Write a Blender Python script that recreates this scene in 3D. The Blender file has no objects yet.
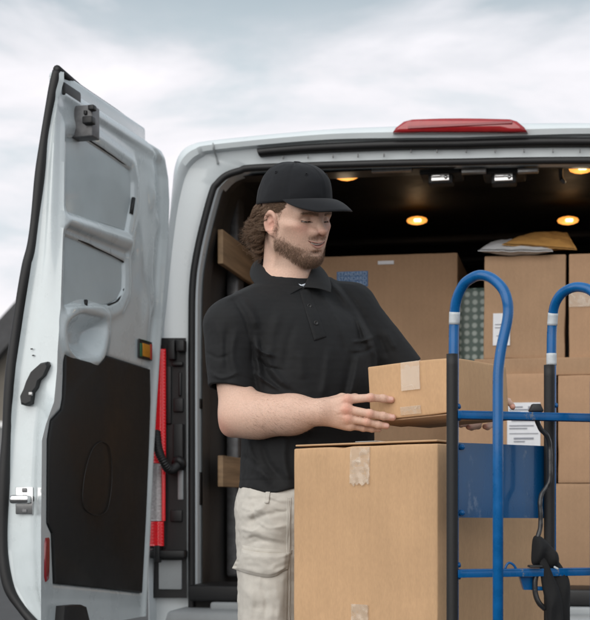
import bpy, bmesh, math, random
import numpy as np
from mathutils import Vector, Matrix, noise

random.seed(7); rng = np.random.default_rng(7)
SC = bpy.context.scene
COL = SC.collection
R = math.radians

# ------------------------------------------------------------------ camera
FPX, CX, CY, CAMZ = 1440.0, 295.0, 505.0, 0.95     # focal length in photo pixels, principal point, camera height
cam_d = bpy.data.cameras.new('camera'); cam = bpy.data.objects.new('camera', cam_d); COL.objects.link(cam)
cam.location = (0, 0, CAMZ); cam.rotation_euler = (R(90), 0, 0)
cam_d.sensor_fit = 'HORIZONTAL'; cam_d.sensor_width = 36.0
cam_d.lens = FPX / 590.0 * 36.0
cam_d.shift_y = (CY - 310.0) / 590.0
cam_d.clip_start = 0.05; cam_d.clip_end = 4000
cam_d.dof.use_dof = True; cam_d.dof.focus_distance = 3.3; cam_d.dof.aperture_fstop = 8.5
SC.camera = cam

# ------------------------------------------------------------------ world, sun, exposure
SUN_EL, SUN_AZ = R(27), R(-148)         # azimuth measured from +Y towards +X: behind the camera, to the left
world = bpy.data.worlds.new('World'); SC.world = world; world.use_nodes = True
wn, wl = world.node_tree.nodes, world.node_tree.links
wn.clear()
w_out = wn.new('ShaderNodeOutputWorld'); w_bg = wn.new('ShaderNodeBackground')
w_bg.inputs['Strength'].default_value = 0.10
w_sky = wn.new('ShaderNodeTexSky'); w_sky.sky_type = 'NISHITA'; w_sky.sun_disc = False
w_sky.sun_elevation = SUN_EL; w_sky.sun_rotation = SUN_AZ
w_tc = wn.new('ShaderNodeTexCoord')
w_map = wn.new('ShaderNodeMapping'); w_map.inputs['Scale'].default_value = (1.0, 1.0, 3.6)
w_map.inputs['Location'].default_value = (0.35, 0.0, 0.17)
w_n = wn.new('ShaderNodeTexNoise'); w_n.inputs['Scale'].default_value = 4.2; w_n.inputs['Detail'].default_value = 9.0
w_n.inputs['Roughness'].default_value = 0.57; w_n.inputs['Distortion'].default_value = 0.35
w_r = wn.new('ShaderNodeValToRGB')
w_r.color_ramp.elements[0].position = 0.36; w_r.color_ramp.elements[0].color = (3.85, 4.2, 4.45, 1)
w_r.color_ramp.elements[1].position = 0.62; w_r.color_ramp.elements[1].color = (5.85, 5.65, 5.85, 1)
w_r.color_ramp.elements.new(0.50).color = (5.2, 5.1, 5.3, 1)
# higher in the sky the deck turns blue grey
w_sep = wn.new('ShaderNodeSeparateXYZ'); w_mr = wn.new('ShaderNodeMapRange')
w_mr.inputs['From Min'].default_value = 0.280; w_mr.inputs['From Max'].default_value = 0.335
w_mr.inputs['To Min'].default_value = 0.0; w_mr.inputs['To Max'].default_value = 1.0
w_mul = wn.new('ShaderNodeMath'); w_mul.operation = 'MULTIPLY'
w_nr = wn.new('ShaderNodeMapRange'); w_nr.inputs['From Min'].default_value = 0.70; w_nr.inputs['From Max'].default_value = 0.45
w_mixh = wn.new('ShaderNodeMix'); w_mixh.data_type = 'RGBA'; w_mixh.inputs['B'].default_value = (2.55, 3.0, 3.3, 1)
w_mix = wn.new('ShaderNodeMix'); w_mix.data_type = 'RGBA'; w_mix.inputs['Factor'].default_value = 0.97
wl.new(w_tc.outputs['Generated'], w_map.inputs['Vector']); wl.new(w_map.outputs['Vector'], w_n.inputs['Vector'])
wl.new(w_n.outputs['Fac'], w_r.inputs['Fac']); wl.new(w_tc.outputs['Generated'], w_sep.inputs[0])
wl.new(w_sep.outputs['Z'], w_mr.inputs['Value']); wl.new(w_n.outputs['Fac'], w_nr.inputs['Value'])
wl.new(w_mr.outputs[0], w_mul.inputs[0]); wl.new(w_nr.outputs[0], w_mul.inputs[1])
wl.new(w_mul.outputs[0], w_mixh.inputs['Factor']); wl.new(w_r.outputs['Color'], w_mixh.inputs['A'])
wl.new(w_sky.outputs['Color'], w_mix.inputs['A']); wl.new(w_mixh.outputs['Result'], w_mix.inputs['B'])
wl.new(w_mix.outputs['Result'], w_bg.inputs['Color']); wl.new(w_bg.outputs[0], w_out.inputs[0])

sun_d = bpy.data.lights.new('sun', 'SUN'); sun = bpy.data.objects.new('sun', sun_d); COL.objects.link(sun)
sun_d.energy = 1.6; sun_d.angle = R(85); sun_d.color = (1.0, 0.96, 0.9)
sv = Vector((math.sin(SUN_AZ) * math.cos(SUN_EL), math.cos(SUN_AZ) * math.cos(SUN_EL), math.sin(SUN_EL)))
sun.rotation_euler = sv.to_track_quat('Z', 'Y').to_euler()
sun.location = (-6, -6, 9)
SC.view_settings.view_transform = 'Standard'; SC.view_settings.look = 'None'
SC.view_settings.exposure = 0.86; SC.view_settings.gamma = 1.0; SC.view_settings.use_curve_mapping = False
SC.cycles.max_bounces = 6
SC.view_settings.exposure = 0.86

# ------------------------------------------------------------------ helpers
def P(x, y, d):
    """the place at depth d that the camera sees at photo pixel x, y"""
    return Vector(((x - CX) / FPX * d, d, CAMZ + (CY - y) / FPX * d))

def NP(x, y, d): return np.array(P(x, y, d))

def tag(o, label=None, cat=None, group=None, kind=None):
    if label: o['label'] = label
    if cat: o['category'] = cat
    if group: o['group'] = group
    if kind: o['kind'] = kind
    return o

def thing(name, loc, label, cat, group=None, rotz=0.0):
    o = bpy.data.objects.new(name, None); COL.objects.link(o)
    o.location = loc; o.rotation_euler = (0, 0, rotz); o.empty_display_size = 0.1
    o['inv'] = 1
    return tag(o, label, cat, group)

def adopt(o, parent, keep=True):
    """parent o; its vertices are in world space when keep is set"""
    if parent is None: return o
    o.parent = parent
    if keep and parent.type == 'EMPTY':
        o.matrix_parent_inverse = (Matrix.Translation(parent.location) @ parent.rotation_euler.to_matrix().to_4x4()).inverted()
    return o

def link(name, me, m, parent=None, keep=True):
    o = bpy.data.objects.new(name, me); COL.objects.link(o)
    if m is not None: me.materials.append(m)
    return adopt(o, parent, keep)

def mesh(name, verts, faces, m, parent=None, smooth=True, keep=True, angle=None):
    me = bpy.data.meshes.new(name)
    me.from_pydata([tuple(float(c) for c in v) for v in verts], [], [tuple(int(i) for i in f) for f in faces])
    me.validate(); me.update()
    if smooth: me.shade_smooth()
    if angle is not None: me.set_sharp_from_angle(angle=R(angle))
    return link(name, me, m, parent, keep)

def join(*parts):
    V, Fc = [], []
    for v, f in parts:
        o = len(V); V += [Vector(p) for p in v]; Fc += [tuple(i + o for i in q) for q in f]
    return V, Fc

def catmull(pts, n=8, closed=False):
    pts = [np.array(p, float) for p in pts]; out = []
    N = len(pts)
    for i in range(N if closed else N - 1):
        if closed: p0, p1, p2, p3 = pts[i - 1], pts[i], pts[(i + 1) % N], pts[(i + 2) % N]
        else:
            p1, p2 = pts[i], pts[i + 1]
            p0 = pts[i - 1] if i else 2 * p1 - p2
            p3 = pts[i + 2] if i + 2 < N else 2 * p2 - p1
        for k in range(n):
            t = k / n
            out.append(0.5 * (2 * p1 + (p2 - p0) * t + (2 * p0 - 5 * p1 + 4 * p2 - p3) * t * t + (3 * p1 - p0 - 3 * p2 + p3) * t ** 3))
    if not closed: out.append(pts[-1])
    return out

def tube(pts, r, seg=12, closed=False, ry=None, up=None):
    """sweep of a round (or, with ry, oval) section along pts; r may be a list"""
    pts = [Vector(p) for p in pts]; n = len(pts); V, Fc = [], []
    rs = r if isinstance(r, (list, tuple, np.ndarray)) else [r] * n
    nrm = None
    for i, p in enumerate(pts):
        if closed: t = (pts[(i + 1) % n] - pts[i - 1])
        else: t = pts[min(i + 1, n - 1)] - pts[max(i - 1, 0)]
        t.normalize()
        if nrm is None:
            nrm = Vector(up) if up is not None else (Vector((0, 0, 1)) if abs(t.z) < 0.9 else Vector((1, 0, 0)))
        nrm = nrm - t * nrm.dot(t)
        if nrm.length < 1e-6: nrm = t.orthogonal()
        nrm.normalize(); b = t.cross(nrm)
        for k in range(seg):
            a = 2 * math.pi * k / seg
            V.append(p + nrm * (math.cos(a) * rs[i]) + b * (math.sin(a) * (rs[i] if ry is None else ry)))
    m = n if closed else n - 1
    for i in range(m):
        for k in range(seg):
            a, b2 = i * seg + k, i * seg + (k + 1) % seg
            c, d = ((i + 1) % n) * seg + (k + 1) % seg, ((i + 1) % n) * seg + k
            Fc.append((a, b2, c, d))
    if not closed:
        Fc.append(tuple(range(seg - 1, -1, -1))); Fc.append(tuple((n - 1) * seg + k for k in range(seg)))
    return V, Fc

def rbox(lx, ly, lz, r=0.003, n=1):
    """rounded box centred on the origin, n grid cells per side"""
    def ax(h):
        inner = [(-h + r) + (2 * (h - r)) * i / n for i in range(n + 1)]
        return [-h, -h + r * 0.3] + inner + [h - r * 0.3, h]
    hs = (lx / 2, ly / 2, lz / 2); A = [ax(h) for h in hs]
    idx, V, Fc = {}, [], []
    def vid(p):
        k = tuple(round(c, 7) for c in p)
        if k not in idx:
            q = [max(-(hs[i] - r), min(hs[i] - r, p[i])) for i in range(3)]
            dv = Vector(p) - Vector(q)
            idx[k] = len(V); V.append(Vector(q) + (dv.normalized() * r if dv.length > 1e-9 else dv))
        return idx[k]
    for a in range(3):
        u, w = (a + 1) % 3, (a + 2) % 3
        for s in (-1, 1):
            for i in range(len(A[u]) - 1):
                for j in range(len(A[w]) - 1):
                    q = []
                    for du, dw in ((0, 0), (1, 0), (1, 1), (0, 1)):
                        p = [0, 0, 0]; p[a] = s * hs[a]; p[u] = A[u][i + du]; p[w] = A[w][j + dw]; q.append(vid(p))
                    Fc.append(tuple(q if s > 0 else q[::-1]))
    return V, Fc

def xf(vf, M):
    return [M @ Vector(v) for v in vf[0]], vf[1]

def frame(o, x, y, z):
    return Matrix(((x[0], y[0], z[0], o[0]), (x[1], y[1], z[1], o[1]), (x[2], y[2], z[2], o[2]), (0, 0, 0, 1)))

def abox(c, s, r=0.003, n=1):
    return xf(rbox(s[0], s[1], s[2], min(r, min(s) * 0.49), n), Matrix.Translation(Vector(c)))

def prism(front, back):
    """solid between two matching outlines"""
    n = len(front); V = list(front) + list(back)
    Fc = [tuple(range(n)), tuple(range(2 * n - 1, n - 1, -1))]
    for i in range(n): Fc.append((i, n + i, n + (i + 1) % n, (i + 1) % n))
    return V, Fc

def loft(loops, closed=False):
    n = len(loops[0]); V = [p for l in loops for p in l]; Fc = []
    for a in range(len(loops) - 1):
        for k in range(n if closed else n - 1):
            Fc.append((a * n + k, a * n + (k + 1) % n, (a + 1) * n + (k + 1) % n, (a + 1) * n + k))
    return V, Fc

def lathe(prof, seg=32):
    """profile of (radius, x) turned round the x axis"""
    V, Fc = [], []
    for r, x in prof:
        for k in range(seg):
            a = 2 * math.pi * k / seg; V.append(Vector((x, r * math.cos(a), r * math.sin(a))))
    for i in range(len(prof) - 1):
        for k in range(seg):
            Fc.append((i * seg + k, i * seg + (k + 1) % seg, (i + 1) * seg + (k + 1) % seg, (i + 1) * seg + k))
    return V, Fc

# ------------------------------------------------------------------ materials
def mat(name, color, rough=0.5, metal=0.0, coat=0.0, spec=0.5, noise_amt=0.0, noise_scale=20.0, bump=0.0, bump_scale=200.0,
        rough_var=0.0, emit=None, sss=0.0, sheen=0.0, col2=None, stretch=(1, 1, 1), attr=None):
    m = bpy.data.materials.new(name); m.use_nodes = True
    nt = m.node_tree; b = nt.nodes['Principled BSDF']; L = nt.links
    b.inputs['Base Color'].default_value = (*color, 1); b.inputs['Roughness'].default_value = rough
    b.inputs['Metallic'].default_value = metal; b.inputs['Coat Weight'].default_value = coat
    b.inputs['Coat Roughness'].default_value = 0.08
    b.inputs['Specular IOR Level'].default_value = spec
    if sss:
        b.inputs['Subsurface Weight'].default_value = sss; b.inputs['Subsurface Scale'].default_value = 0.006
        b.inputs['Subsurface Radius'].default_value = (1.0, 0.35, 0.2)
    if sheen: b.inputs['Sheen Weight'].default_value = sheen
    if emit:
        b.inputs['Emission Color'].default_value = (*emit[0], 1); b.inputs['Emission Strength'].default_value = emit[1]
    tc = nt.nodes.new('ShaderNodeTexCoord'); mp = nt.nodes.new('ShaderNodeMapping')
    mp.inputs['Scale'].default_value = stretch; L.new(tc.outputs['Object'], mp.inputs['Vector'])
    src = None
    if attr:
        at = nt.nodes.new('ShaderNodeAttribute'); at.attribute_name = attr; src = at.outputs['Color']
        L.new(src, b.inputs['Base Color'])
    if noise_amt:
        n1 = nt.nodes.new('ShaderNodeTexNoise'); n1.inputs['Scale'].default_value = noise_scale; n1.inputs['Detail'].default_value = 7
        n1.inputs['Roughness'].default_value = 0.6
        L.new(mp.outputs[0], n1.inputs['Vector'])
        cr = nt.nodes.new('ShaderNodeMapRange'); cr.inputs['From Min'].default_value = 0.3; cr.inputs['From Max'].default_value = 0.7
        L.new(n1.outputs['Fac'], cr.inputs['Value'])
        mx = nt.nodes.new('ShaderNodeMix'); mx.data_type = 'RGBA'
        if attr:
            mx.blend_type = 'MULTIPLY'; mx.inputs['Factor'].default_value = 1.0
            v = nt.nodes.new('ShaderNodeMapRange'); v.inputs['To Min'].default_value = 1 - noise_amt; v.inputs['To Max'].default_value = 1 + noise_amt * 0.4
            L.new(cr.outputs[0], v.inputs['Value']); cb = nt.nodes.new('ShaderNodeCombineColor')
            for k in range(3): L.new(v.outputs[0], cb.inputs[k])
            L.new(src, mx.inputs['A']); L.new(cb.outputs[0], mx.inputs['B'])
        else:
            c2 = col2 or tuple(c * (1 - noise_amt) for c in color)
            mx.inputs['A'].default_value = (*c2, 1); mx.inputs['B'].default_value = (*color, 1)
            L.new(cr.outputs[0], mx.inputs['Factor'])
        L.new(mx.outputs['Result'], b.inputs['Base Color'])
        if rough_var:
            rr = nt.nodes.new('ShaderNodeMapRange'); rr.inputs['To Min'].default_value = max(0.02, rough - rough_var); rr.inputs['To Max'].default_value = min(1, rough + rough_var)
            L.new(cr.outputs[0], rr.inputs['Value']); L.new(rr.outputs[0], b.inputs['Roughness'])
    if bump:
        n2 = nt.nodes.new('ShaderNodeTexNoise'); n2.inputs['Scale'].default_value = bump_scale; n2.inputs['Detail'].default_value = 4
        L.new(mp.outputs[0], n2.inputs['Vector'])
        bp = nt.nodes.new('ShaderNodeBump'); bp.inputs['Strength'].default_value = bump; bp.inputs['Distance'].default_value = 0.002
        L.new(n2.outputs['Fac'], bp.inputs['Height']); L.new(bp.outputs[0], b.inputs['Normal'])
    return m

def cardboard(name, color):
    m = mat(name, color, rough=0.82, spec=0.25, noise_amt=0.16, noise_scale=5.0, bump=0.12, bump_scale=900)
    nt = m.node_tree; L = nt.links; b = nt.nodes['Principled BSDF']
    tc = nt.nodes.new('ShaderNodeTexCoord')
    # fibres and flecks of the liner paper, and the faint flutes behind it
    n = nt.nodes.new('ShaderNodeTexNoise'); n.inputs['Scale'].default_value = 260; n.inputs['Detail'].default_value = 5
    mp = nt.nodes.new('ShaderNodeMapping'); mp.inputs['Scale'].default_value = (1, 1, 0.35)
    L.new(tc.outputs['Object'], mp.inputs[0]); L.new(mp.outputs[0], n.inputs['Vector'])
    w = nt.nodes.new('ShaderNodeTexWave'); w.bands_direction = 'DIAGONAL'; w.inputs['Scale'].default_value = 26; w.inputs['Distortion'].default_value = 0.4
    mz = nt.nodes.new('ShaderNodeMapping'); mz.inputs['Scale'].default_value = (1, 1, 0); L.new(tc.outputs['Object'], mz.inputs[0]); L.new(mz.outputs[0], w.inputs['Vector'])
    v = nt.nodes.new('ShaderNodeMapRange'); v.inputs['From Min'].default_value = 0.3; v.inputs['From Max'].default_value = 0.7
    v.inputs['To Min'].default_value = 0.94; v.inputs['To Max'].default_value = 1.04; L.new(n.outputs['Fac'], v.inputs['Value'])
    v2 = nt.nodes.new('ShaderNodeMapRange'); v2.inputs['To Min'].default_value = 0.985; v2.inputs['To Max'].default_value = 1.01; L.new(w.outputs['Fac'], v2.inputs['Value'])
    mu = nt.nodes.new('ShaderNodeMath'); mu.operation = 'MULTIPLY'; L.new(v.outputs[0], mu.inputs[0]); L.new(v2.outputs[0], mu.inputs[1])
    old = b.inputs['Base Color'].links[0].from_socket
    mx = nt.nodes.new('ShaderNodeMix'); mx.data_type = 'RGBA'; mx.blend_type = 'MULTIPLY'; mx.inputs['Factor'].default_value = 1
    cb = nt.nodes.new('ShaderNodeCombineColor')
    for k in range(3): L.new(mu.outputs[0], cb.inputs[k])
    L.new(old, mx.inputs['A']); L.new(cb.outputs[0], mx.inputs['B']); L.new(mx.outputs['Result'], b.inputs['Base Color'])
    return m

M = {}
M['paint'] = mat('van_paint', (0.66, 0.71, 0.73), rough=0.32, coat=0.6, noise_amt=0.07, noise_scale=7, rough_var=0.06)
M['paint_inner'] = mat('door_inner_paint', (0.58, 0.64, 0.66), rough=0.30, coat=0.7, noise_amt=0.12, noise_scale=9, rough_var=0.1)
M['panel'] = mat('door_blank_panel', (0.50, 0.565, 0.585), rough=0.42, coat=0.2, noise_amt=0.12, noise_scale=6, rough_var=0.1)
M['rubber'] = mat('rubber_seal', (0.008, 0.008, 0.009), rough=0.55, noise_amt=0.3, noise_scale=30)
M['plastic'] = mat('black_plastic', (0.011, 0.011, 0.012), rough=0.5, noise_amt=0.3, noise_scale=25, bump=0.15, bump_scale=600)
M['trim'] = mat('door_trim_board', (0.0105, 0.0105, 0.0106), rough=0.55, noise_amt=0.45, noise_scale=4, rough_var=0.15, bump=0.1, bump_scale=500)
M['liner'] = mat('cargo_liner', (0.062, 0.060, 0.058), rough=0.5, noise_amt=0.5, noise_scale=3, rough_var=0.15)
M['cargo_floor'] = mat('cargo_floor', (0.035, 0.034, 0.033), rough=0.7, noise_amt=0.4, noise_scale=12)
M['steel'] = mat('latch_steel', (0.42, 0.42, 0.42), rough=0.35, metal=0.9, noise_amt=0.3, noise_scale=60)
M['darksteel'] = mat('dark_steel', (0.20, 0.20, 0.205), rough=0.5, metal=0.6, noise_amt=0.4, noise_scale=40)
M['chrome'] = mat('bright_steel', (0.7, 0.7, 0.7), rough=0.18, metal=1.0, noise_amt=0.15, noise_scale=50)
M['red_lens'] = mat('red_lens', (0.36, 0.012, 0.016), rough=0.2, coat=0.8, noise_amt=0.25, noise_scale=30)
M['red_bright'] = mat('tail_lens', (0.80, 0.008, 0.016), rough=0.25, emit=((1, .01, .02), .07), coat=0.8, noise_amt=0.3, noise_scale=70, stretch=(1, 1, 2))
M['clear_lens'] = mat('clear_lens', (0.75, 0.72, 0.72), rough=0.12, coat=0.8, noise_amt=0.4, noise_scale=120)
M['reflector'] = mat('red_reflector', (0.22, 0.012, 0.018), rough=0.25, coat=0.5)
M['wood'] = mat('wall_plank', (0.46, 0.30, 0.17), rough=0.75, noise_amt=0.55, noise_scale=9, stretch=(1, 0.15, 4), bump=0.2)
M['bumper'] = mat('bumper_plastic', (0.34, 0.36, 0.37), rough=0.5, noise_amt=0.15, noise_scale=10)
M['lamp'] = mat('lit_lamp', (0.9, 0.5, 0.2), rough=0.4, emit=((1.0, 0.36, 0.06), 0.75))
M['lampcore'] = mat('lit_bulb', (1, 0.8, 0.5), rough=0.4, emit=((1.0, 0.75, 0.38), 2.2))
M['tyre'] = mat('tyre_rubber', (0.02, 0.02, 0.02), rough=0.85, noise_amt=0.3)
M['orange'] = mat('sticker_orange', (0.62, 0.25, 0.015), rough=0.5, noise_amt=0.2, noise_scale=80)
M['green_s'] = mat('sticker_green', (0.02, 0.12, 0.05), rough=0.5)
M['red_s'] = mat('sticker_red', (0.4, 0.03, 0.02), rough=0.5)
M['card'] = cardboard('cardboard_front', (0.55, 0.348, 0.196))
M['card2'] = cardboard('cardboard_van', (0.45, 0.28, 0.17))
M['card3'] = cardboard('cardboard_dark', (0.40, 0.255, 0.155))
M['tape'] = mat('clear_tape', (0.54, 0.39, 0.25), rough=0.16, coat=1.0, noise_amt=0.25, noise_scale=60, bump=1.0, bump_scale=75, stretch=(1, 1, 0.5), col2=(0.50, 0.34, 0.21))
M['paper'] = mat('white_label', (0.72, 0.73, 0.76), rough=0.6, noise_amt=0.08, noise_scale=40)
M['faded'] = mat('faded_print', (.30, .42, .60), rough=.6)
M['ink'] = mat('grey_print', (0.25, 0.26, 0.3), rough=0.7)
M['bluelab'] = mat('blue_label', (0.055, 0.16, 0.36), rough=0.5, noise_amt=0.2)
M['blue'] = mat('blue_enamel', (0.0008, 0.105, 0.315), rough=0.3, coat=0.25, spec=.3, noise_amt=0.25, noise_scale=35, rough_var=0.1)
M['blueplate'] = mat('blue_plate', (0.001, 0.075, 0.215), rough=0.2, coat=0.5, noise_amt=0.5, noise_scale=6, rough_var=0.14, stretch=(1, 1, 0.3))
def chips(m, col, scale, lo=.70, hi=.74):
    nt = m.node_tree; b = nt.nodes['Principled BSDF']; L = nt.links
    old = b.inputs['Base Color'].links[0].from_socket
    tc = nt.nodes.new('ShaderNodeTexCoord'); n = nt.nodes.new('ShaderNodeTexNoise'); n.inputs['Scale'].default_value = scale; n.inputs['Detail'].default_value = 8; n.inputs['Roughness'].default_value = .7
    mp = nt.nodes.new('ShaderNodeMapping'); mp.inputs['Scale'].default_value = (1, 1, .55); L.new(tc.outputs['Object'], mp.inputs[0]); L.new(mp.outputs[0], n.inputs['Vector'])
    r = nt.nodes.new('ShaderNodeMapRange'); r.inputs['From Min'].default_value = lo; r.inputs['From Max'].default_value = hi; L.new(n.outputs['Fac'], r.inputs['Value'])
    mx = nt.nodes.new('ShaderNodeMix'); mx.data_type = 'RGBA'; mx.inputs['B'].default_value = (*col, 1); L.new(r.outputs[0], mx.inputs['Factor']); L.new(old, mx.inputs['A']); L.new(mx.outputs['Result'], b.inputs['Base Color'])
chips(M['blue'], (.16, .18, .20), 22, .665, .69); chips(M['blueplate'], (.10, .16, .26), 9, .60, .66)
chips(M['paint_inner'], (.24, .25, .24), 14, .70, .73); chips(M['card'], (.58, .41, .26), 11, .68, .72)
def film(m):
    # clear film: mostly see-through; cloudier crease veins double as painted-in white glints
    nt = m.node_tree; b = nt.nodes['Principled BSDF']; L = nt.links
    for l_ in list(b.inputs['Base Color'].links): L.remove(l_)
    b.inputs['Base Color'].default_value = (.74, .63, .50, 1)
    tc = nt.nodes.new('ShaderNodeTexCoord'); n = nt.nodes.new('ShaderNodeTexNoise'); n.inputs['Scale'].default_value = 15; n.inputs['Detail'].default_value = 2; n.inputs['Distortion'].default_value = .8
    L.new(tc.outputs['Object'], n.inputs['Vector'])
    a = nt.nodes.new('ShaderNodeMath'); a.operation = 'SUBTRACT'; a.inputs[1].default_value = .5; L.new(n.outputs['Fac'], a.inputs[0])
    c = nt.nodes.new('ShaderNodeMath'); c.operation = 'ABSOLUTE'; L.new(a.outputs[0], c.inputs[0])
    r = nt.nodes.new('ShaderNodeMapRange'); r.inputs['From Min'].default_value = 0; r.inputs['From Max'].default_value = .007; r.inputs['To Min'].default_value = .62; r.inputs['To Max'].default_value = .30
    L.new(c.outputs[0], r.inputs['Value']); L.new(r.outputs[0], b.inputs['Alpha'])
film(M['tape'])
M['foam'] = mat('black_sleeve', (0.006, 0.006, 0.0065), rough=0.6, noise_amt=0.3, noise_scale=30, bump=0.2, bump_scale=400)
M['band'] = mat('silver_band', (0.55, 0.58, 0.6), rough=0.4, noise_amt=0.25, noise_scale=60)
M['web'] = mat('black_webbing', (0.0045, 0.0045, 0.005), rough=0.85, bump=0.4, bump_scale=900)
M['cordm'] = mat('black_cord', (0.018, 0.018, 0.019), rough=0.35, coat=0.3, bump=0.2, bump_scale=300)
M['mailer_w'] = mat('white_mailer', (0.66, 0.67, 0.69), rough=0.4, noise_amt=0.1, bump=0.5, bump_scale=60)
M['mailer_k'] = mat('kraft_mailer', (0.58, 0.31, 0.09), rough=0.7, noise_amt=0.2, noise_scale=20, bump=0.4, bump_scale=60)
M['asphalt'] = mat('asphalt', (0.06, 0.06, 0.062), rough=0.9, noise_amt=0.35, noise_scale=4, bump=0.5, bump_scale=120)
M['wallm'] = mat('house_siding', (0.20, 0.18, 0.15), rough=0.85, noise_amt=0.2, noise_scale=2)
M['roofm'] = mat('house_roof', (0.075, 0.075, 0.078), rough=0.9, noise_amt=0.3, noise_scale=6)
M['white_trim'] = mat('white_trim', (0.7, 0.7, 0.7), rough=0.6, noise_amt=0.1)
M['glass_dark'] = mat('dark_glass', (0.03, 0.035, 0.04), rough=0.08, coat=0.5)
# ------------------------------------------------------------------ setting: ground and a house far behind
g = mesh('ground', [(-600, -60, 0), (600, -60, 0), (600, 1200, 0), (-600, 1200, 0)], [(0, 1, 2, 3)], M['asphalt'])
tag(g, 'dark grey asphalt ground under the van', 'ground', kind='structure')

def smooth01(x): x = np.clip(x, 0, 1); return x * x * (3 - 2 * x)

def build_house():
    D0 = 26.0
    eL, eR = P(-60, 392, D0), P(62, 258, D0)       # the sloping roof edge seen left of the door
    t = thing('house', (P(-10, 400, D0).x, D0, 0), 'out of focus tan house with a sloping dark roof behind the open van door', 'house')
    x0, x1 = eL.x - 1.2, eR.x + 3.0
    ridge = Vector((eR.x + 1.2, D0, eR.z + (eR.z - eL.z) / (eR.x - eL.x) * 1.2))
    sl = (eR.z - eL.z) / (eR.x - eL.x)
    zl = ridge.z - sl * (ridge.x - x0)
    wall = [(x0 + .4, D0, 0), (2 * ridge.x - x0 - .4, D0, 0), (2 * ridge.x - x0 - .4, D0, zl + .1), (ridge.x, D0, ridge.z - .25), (x0 + .4, D0, zl + .1)]
    v, f = prism([Vector(p) for p in wall], [Vector((p[0], p[1] + 7, p[2])) for p in wall])
    mesh('wall', v, f, M['wallm'], t, smooth=False)
    th = .62
    for s in (-1, 1):
        a = Vector((ridge.x + s * (ridge.x - x0), D0 - .4, zl)); b = Vector((ridge.x, D0 - .4, ridge.z))
        fr = [a, b, b - Vector((0, 0, th)), a - Vector((0, 0, th))]
        v, f = prism(fr, [p + Vector((0, 7.8, 0)) for p in fr]); mesh('roof', v, f, M['roofm'], t, smooth=False)
    w = xf(rbox(.9, .1, 1.2, .02), Matrix.Translation((P(-4, 455, D0).x, D0 - .05, P(-4, 455, D0).z)))
    mesh('window', *w, M['white_trim'], t)
    w = xf(rbox(.74, .06, 1.0, .01), Matrix.Translation((P(-4, 455, D0).x, D0 - .09, P(-4, 455, D0).z)))
    mesh('pane', *w, M['glass_dark'], bpy.data.objects['window'])
build_house()

# ------------------------------------------------------------------ the van
YAW = R(11)
VO = Vector((0.55, 4.8, 0.0))
EX, EY = Vector((math.cos(YAW), -math.sin(YAW), 0)), Vector((math.sin(YAW), math.cos(YAW), 0))
van = thing('delivery_van', VO, 'white delivery van seen from behind with its rear door swung open and cartons inside', 'van', rotz=-YAW)

def V(x, y, yv=0.0):
    """photo pixel -> van-local point on the upright plane yv metres forward of the rear"""
    d = Vector(((x - CX) / FPX, 1, (CY - y) / FPX))
    t = (VO.dot(EY) + yv) / d.dot(EY)
    p = Vector((0, 0, CAMZ)) + d * t - VO
    return Vector((p.dot(EX), yv, p.z))
def toV(p): q = Vector(p) - VO; return Vector((q.dot(EX), q.dot(EY), q.z))
def vm(name, vf, m, parent=None, **k): return mesh(name, vf[0], vf[1], m, parent or van, keep=False, **k)

def half(pts, yv=0.0, n=6, mirror=True):
    c = catmull([V(x, y, yv) for x, y in pts], n)
    c = [Vector(p) for p in c]
    c[-1].x = 0.0
    return c + [Vector((-p.x, p.y, p.z - .055 * min(-p.x, .5))) for p in c[-2::-1]] if mirror else c
def at_y(loop, y, sx=1.0, dz=0.0, sz=None):
    return [Vector((p.x * sx, y, (p.z + dz) if sz is None else sz(p.z))) for p in loop]

OPEN = [(186, 640), (186, 480), (186, 330), (187, 280), (191, 250), (198, 219), (207, 187), (212, 179), (221, 171), (235, 166), (250, 163), (330, 160), (400, 158), (460, 157)]
CREASE = [(152, 640), (151, 480), (157, 360), (163, 300), (168, 250), (173, 210), (178, 185), (182, 172), (188, 162), (198, 154), (216, 149), (320, 139.5), (400, 137.5), (460, 137)]
OUTER = [(146, 640), (145, 480), (151, 360), (158, 300), (164, 250), (168, 210), (169.5, 185), (171, 165), (176, 150), (188, 141), (214, 136), (320, 126), (400, 122.4), (460, 121.5)]
l_open, l_crease, l_outer = half(OPEN), half(CREASE), half(OUTER)
def inset(loop, k, dz): return [Vector((p.x * k, p.y, p.z + dz)) for p in loop]
loops = [at_y(inset(l_open, 0.972, -0.009), 0.13), at_y(inset(l_open, 0.974, -0.008), 0.06), at_y(l_open, 0.045), at_y([a.lerp(b, .5) for a, b in zip(l_open, l_crease)], 0.04),
         at_y([a.lerp(b, .93) for a, b in zip(l_open, l_crease)], 0.03), at_y(l_crease, 0.004), at_y([a.lerp(b, .35) for a, b in zip(l_crease, l_outer)], -0.004), at_y([a.lerp(b, .75) for a, b in zip(l_crease, l_outer)], 0.012),
         at_y(l_outer, 0.05), at_y([Vector((p.x * 1.003, 0, p.z + .004)) for p in l_outer], 0.14), at_y([Vector((p.x * 1.012, 0, p.z + .012)) for p in l_outer], 1.2), at_y([Vector((p.x * 1.012, 0, p.z + .012)) for p in l_outer], 3.5),
         at_y(l_outer, 4.3, .93, sz=lambda z: .4 + (z - .4) * .62), at_y(l_outer, 5.2, .86, sz=lambda z: .4 + (z - .4) * .36)]
vm('body', loft(loops), M['paint'], angle=50)
bot = [loops[5][0], loops[5][-1]]
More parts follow.
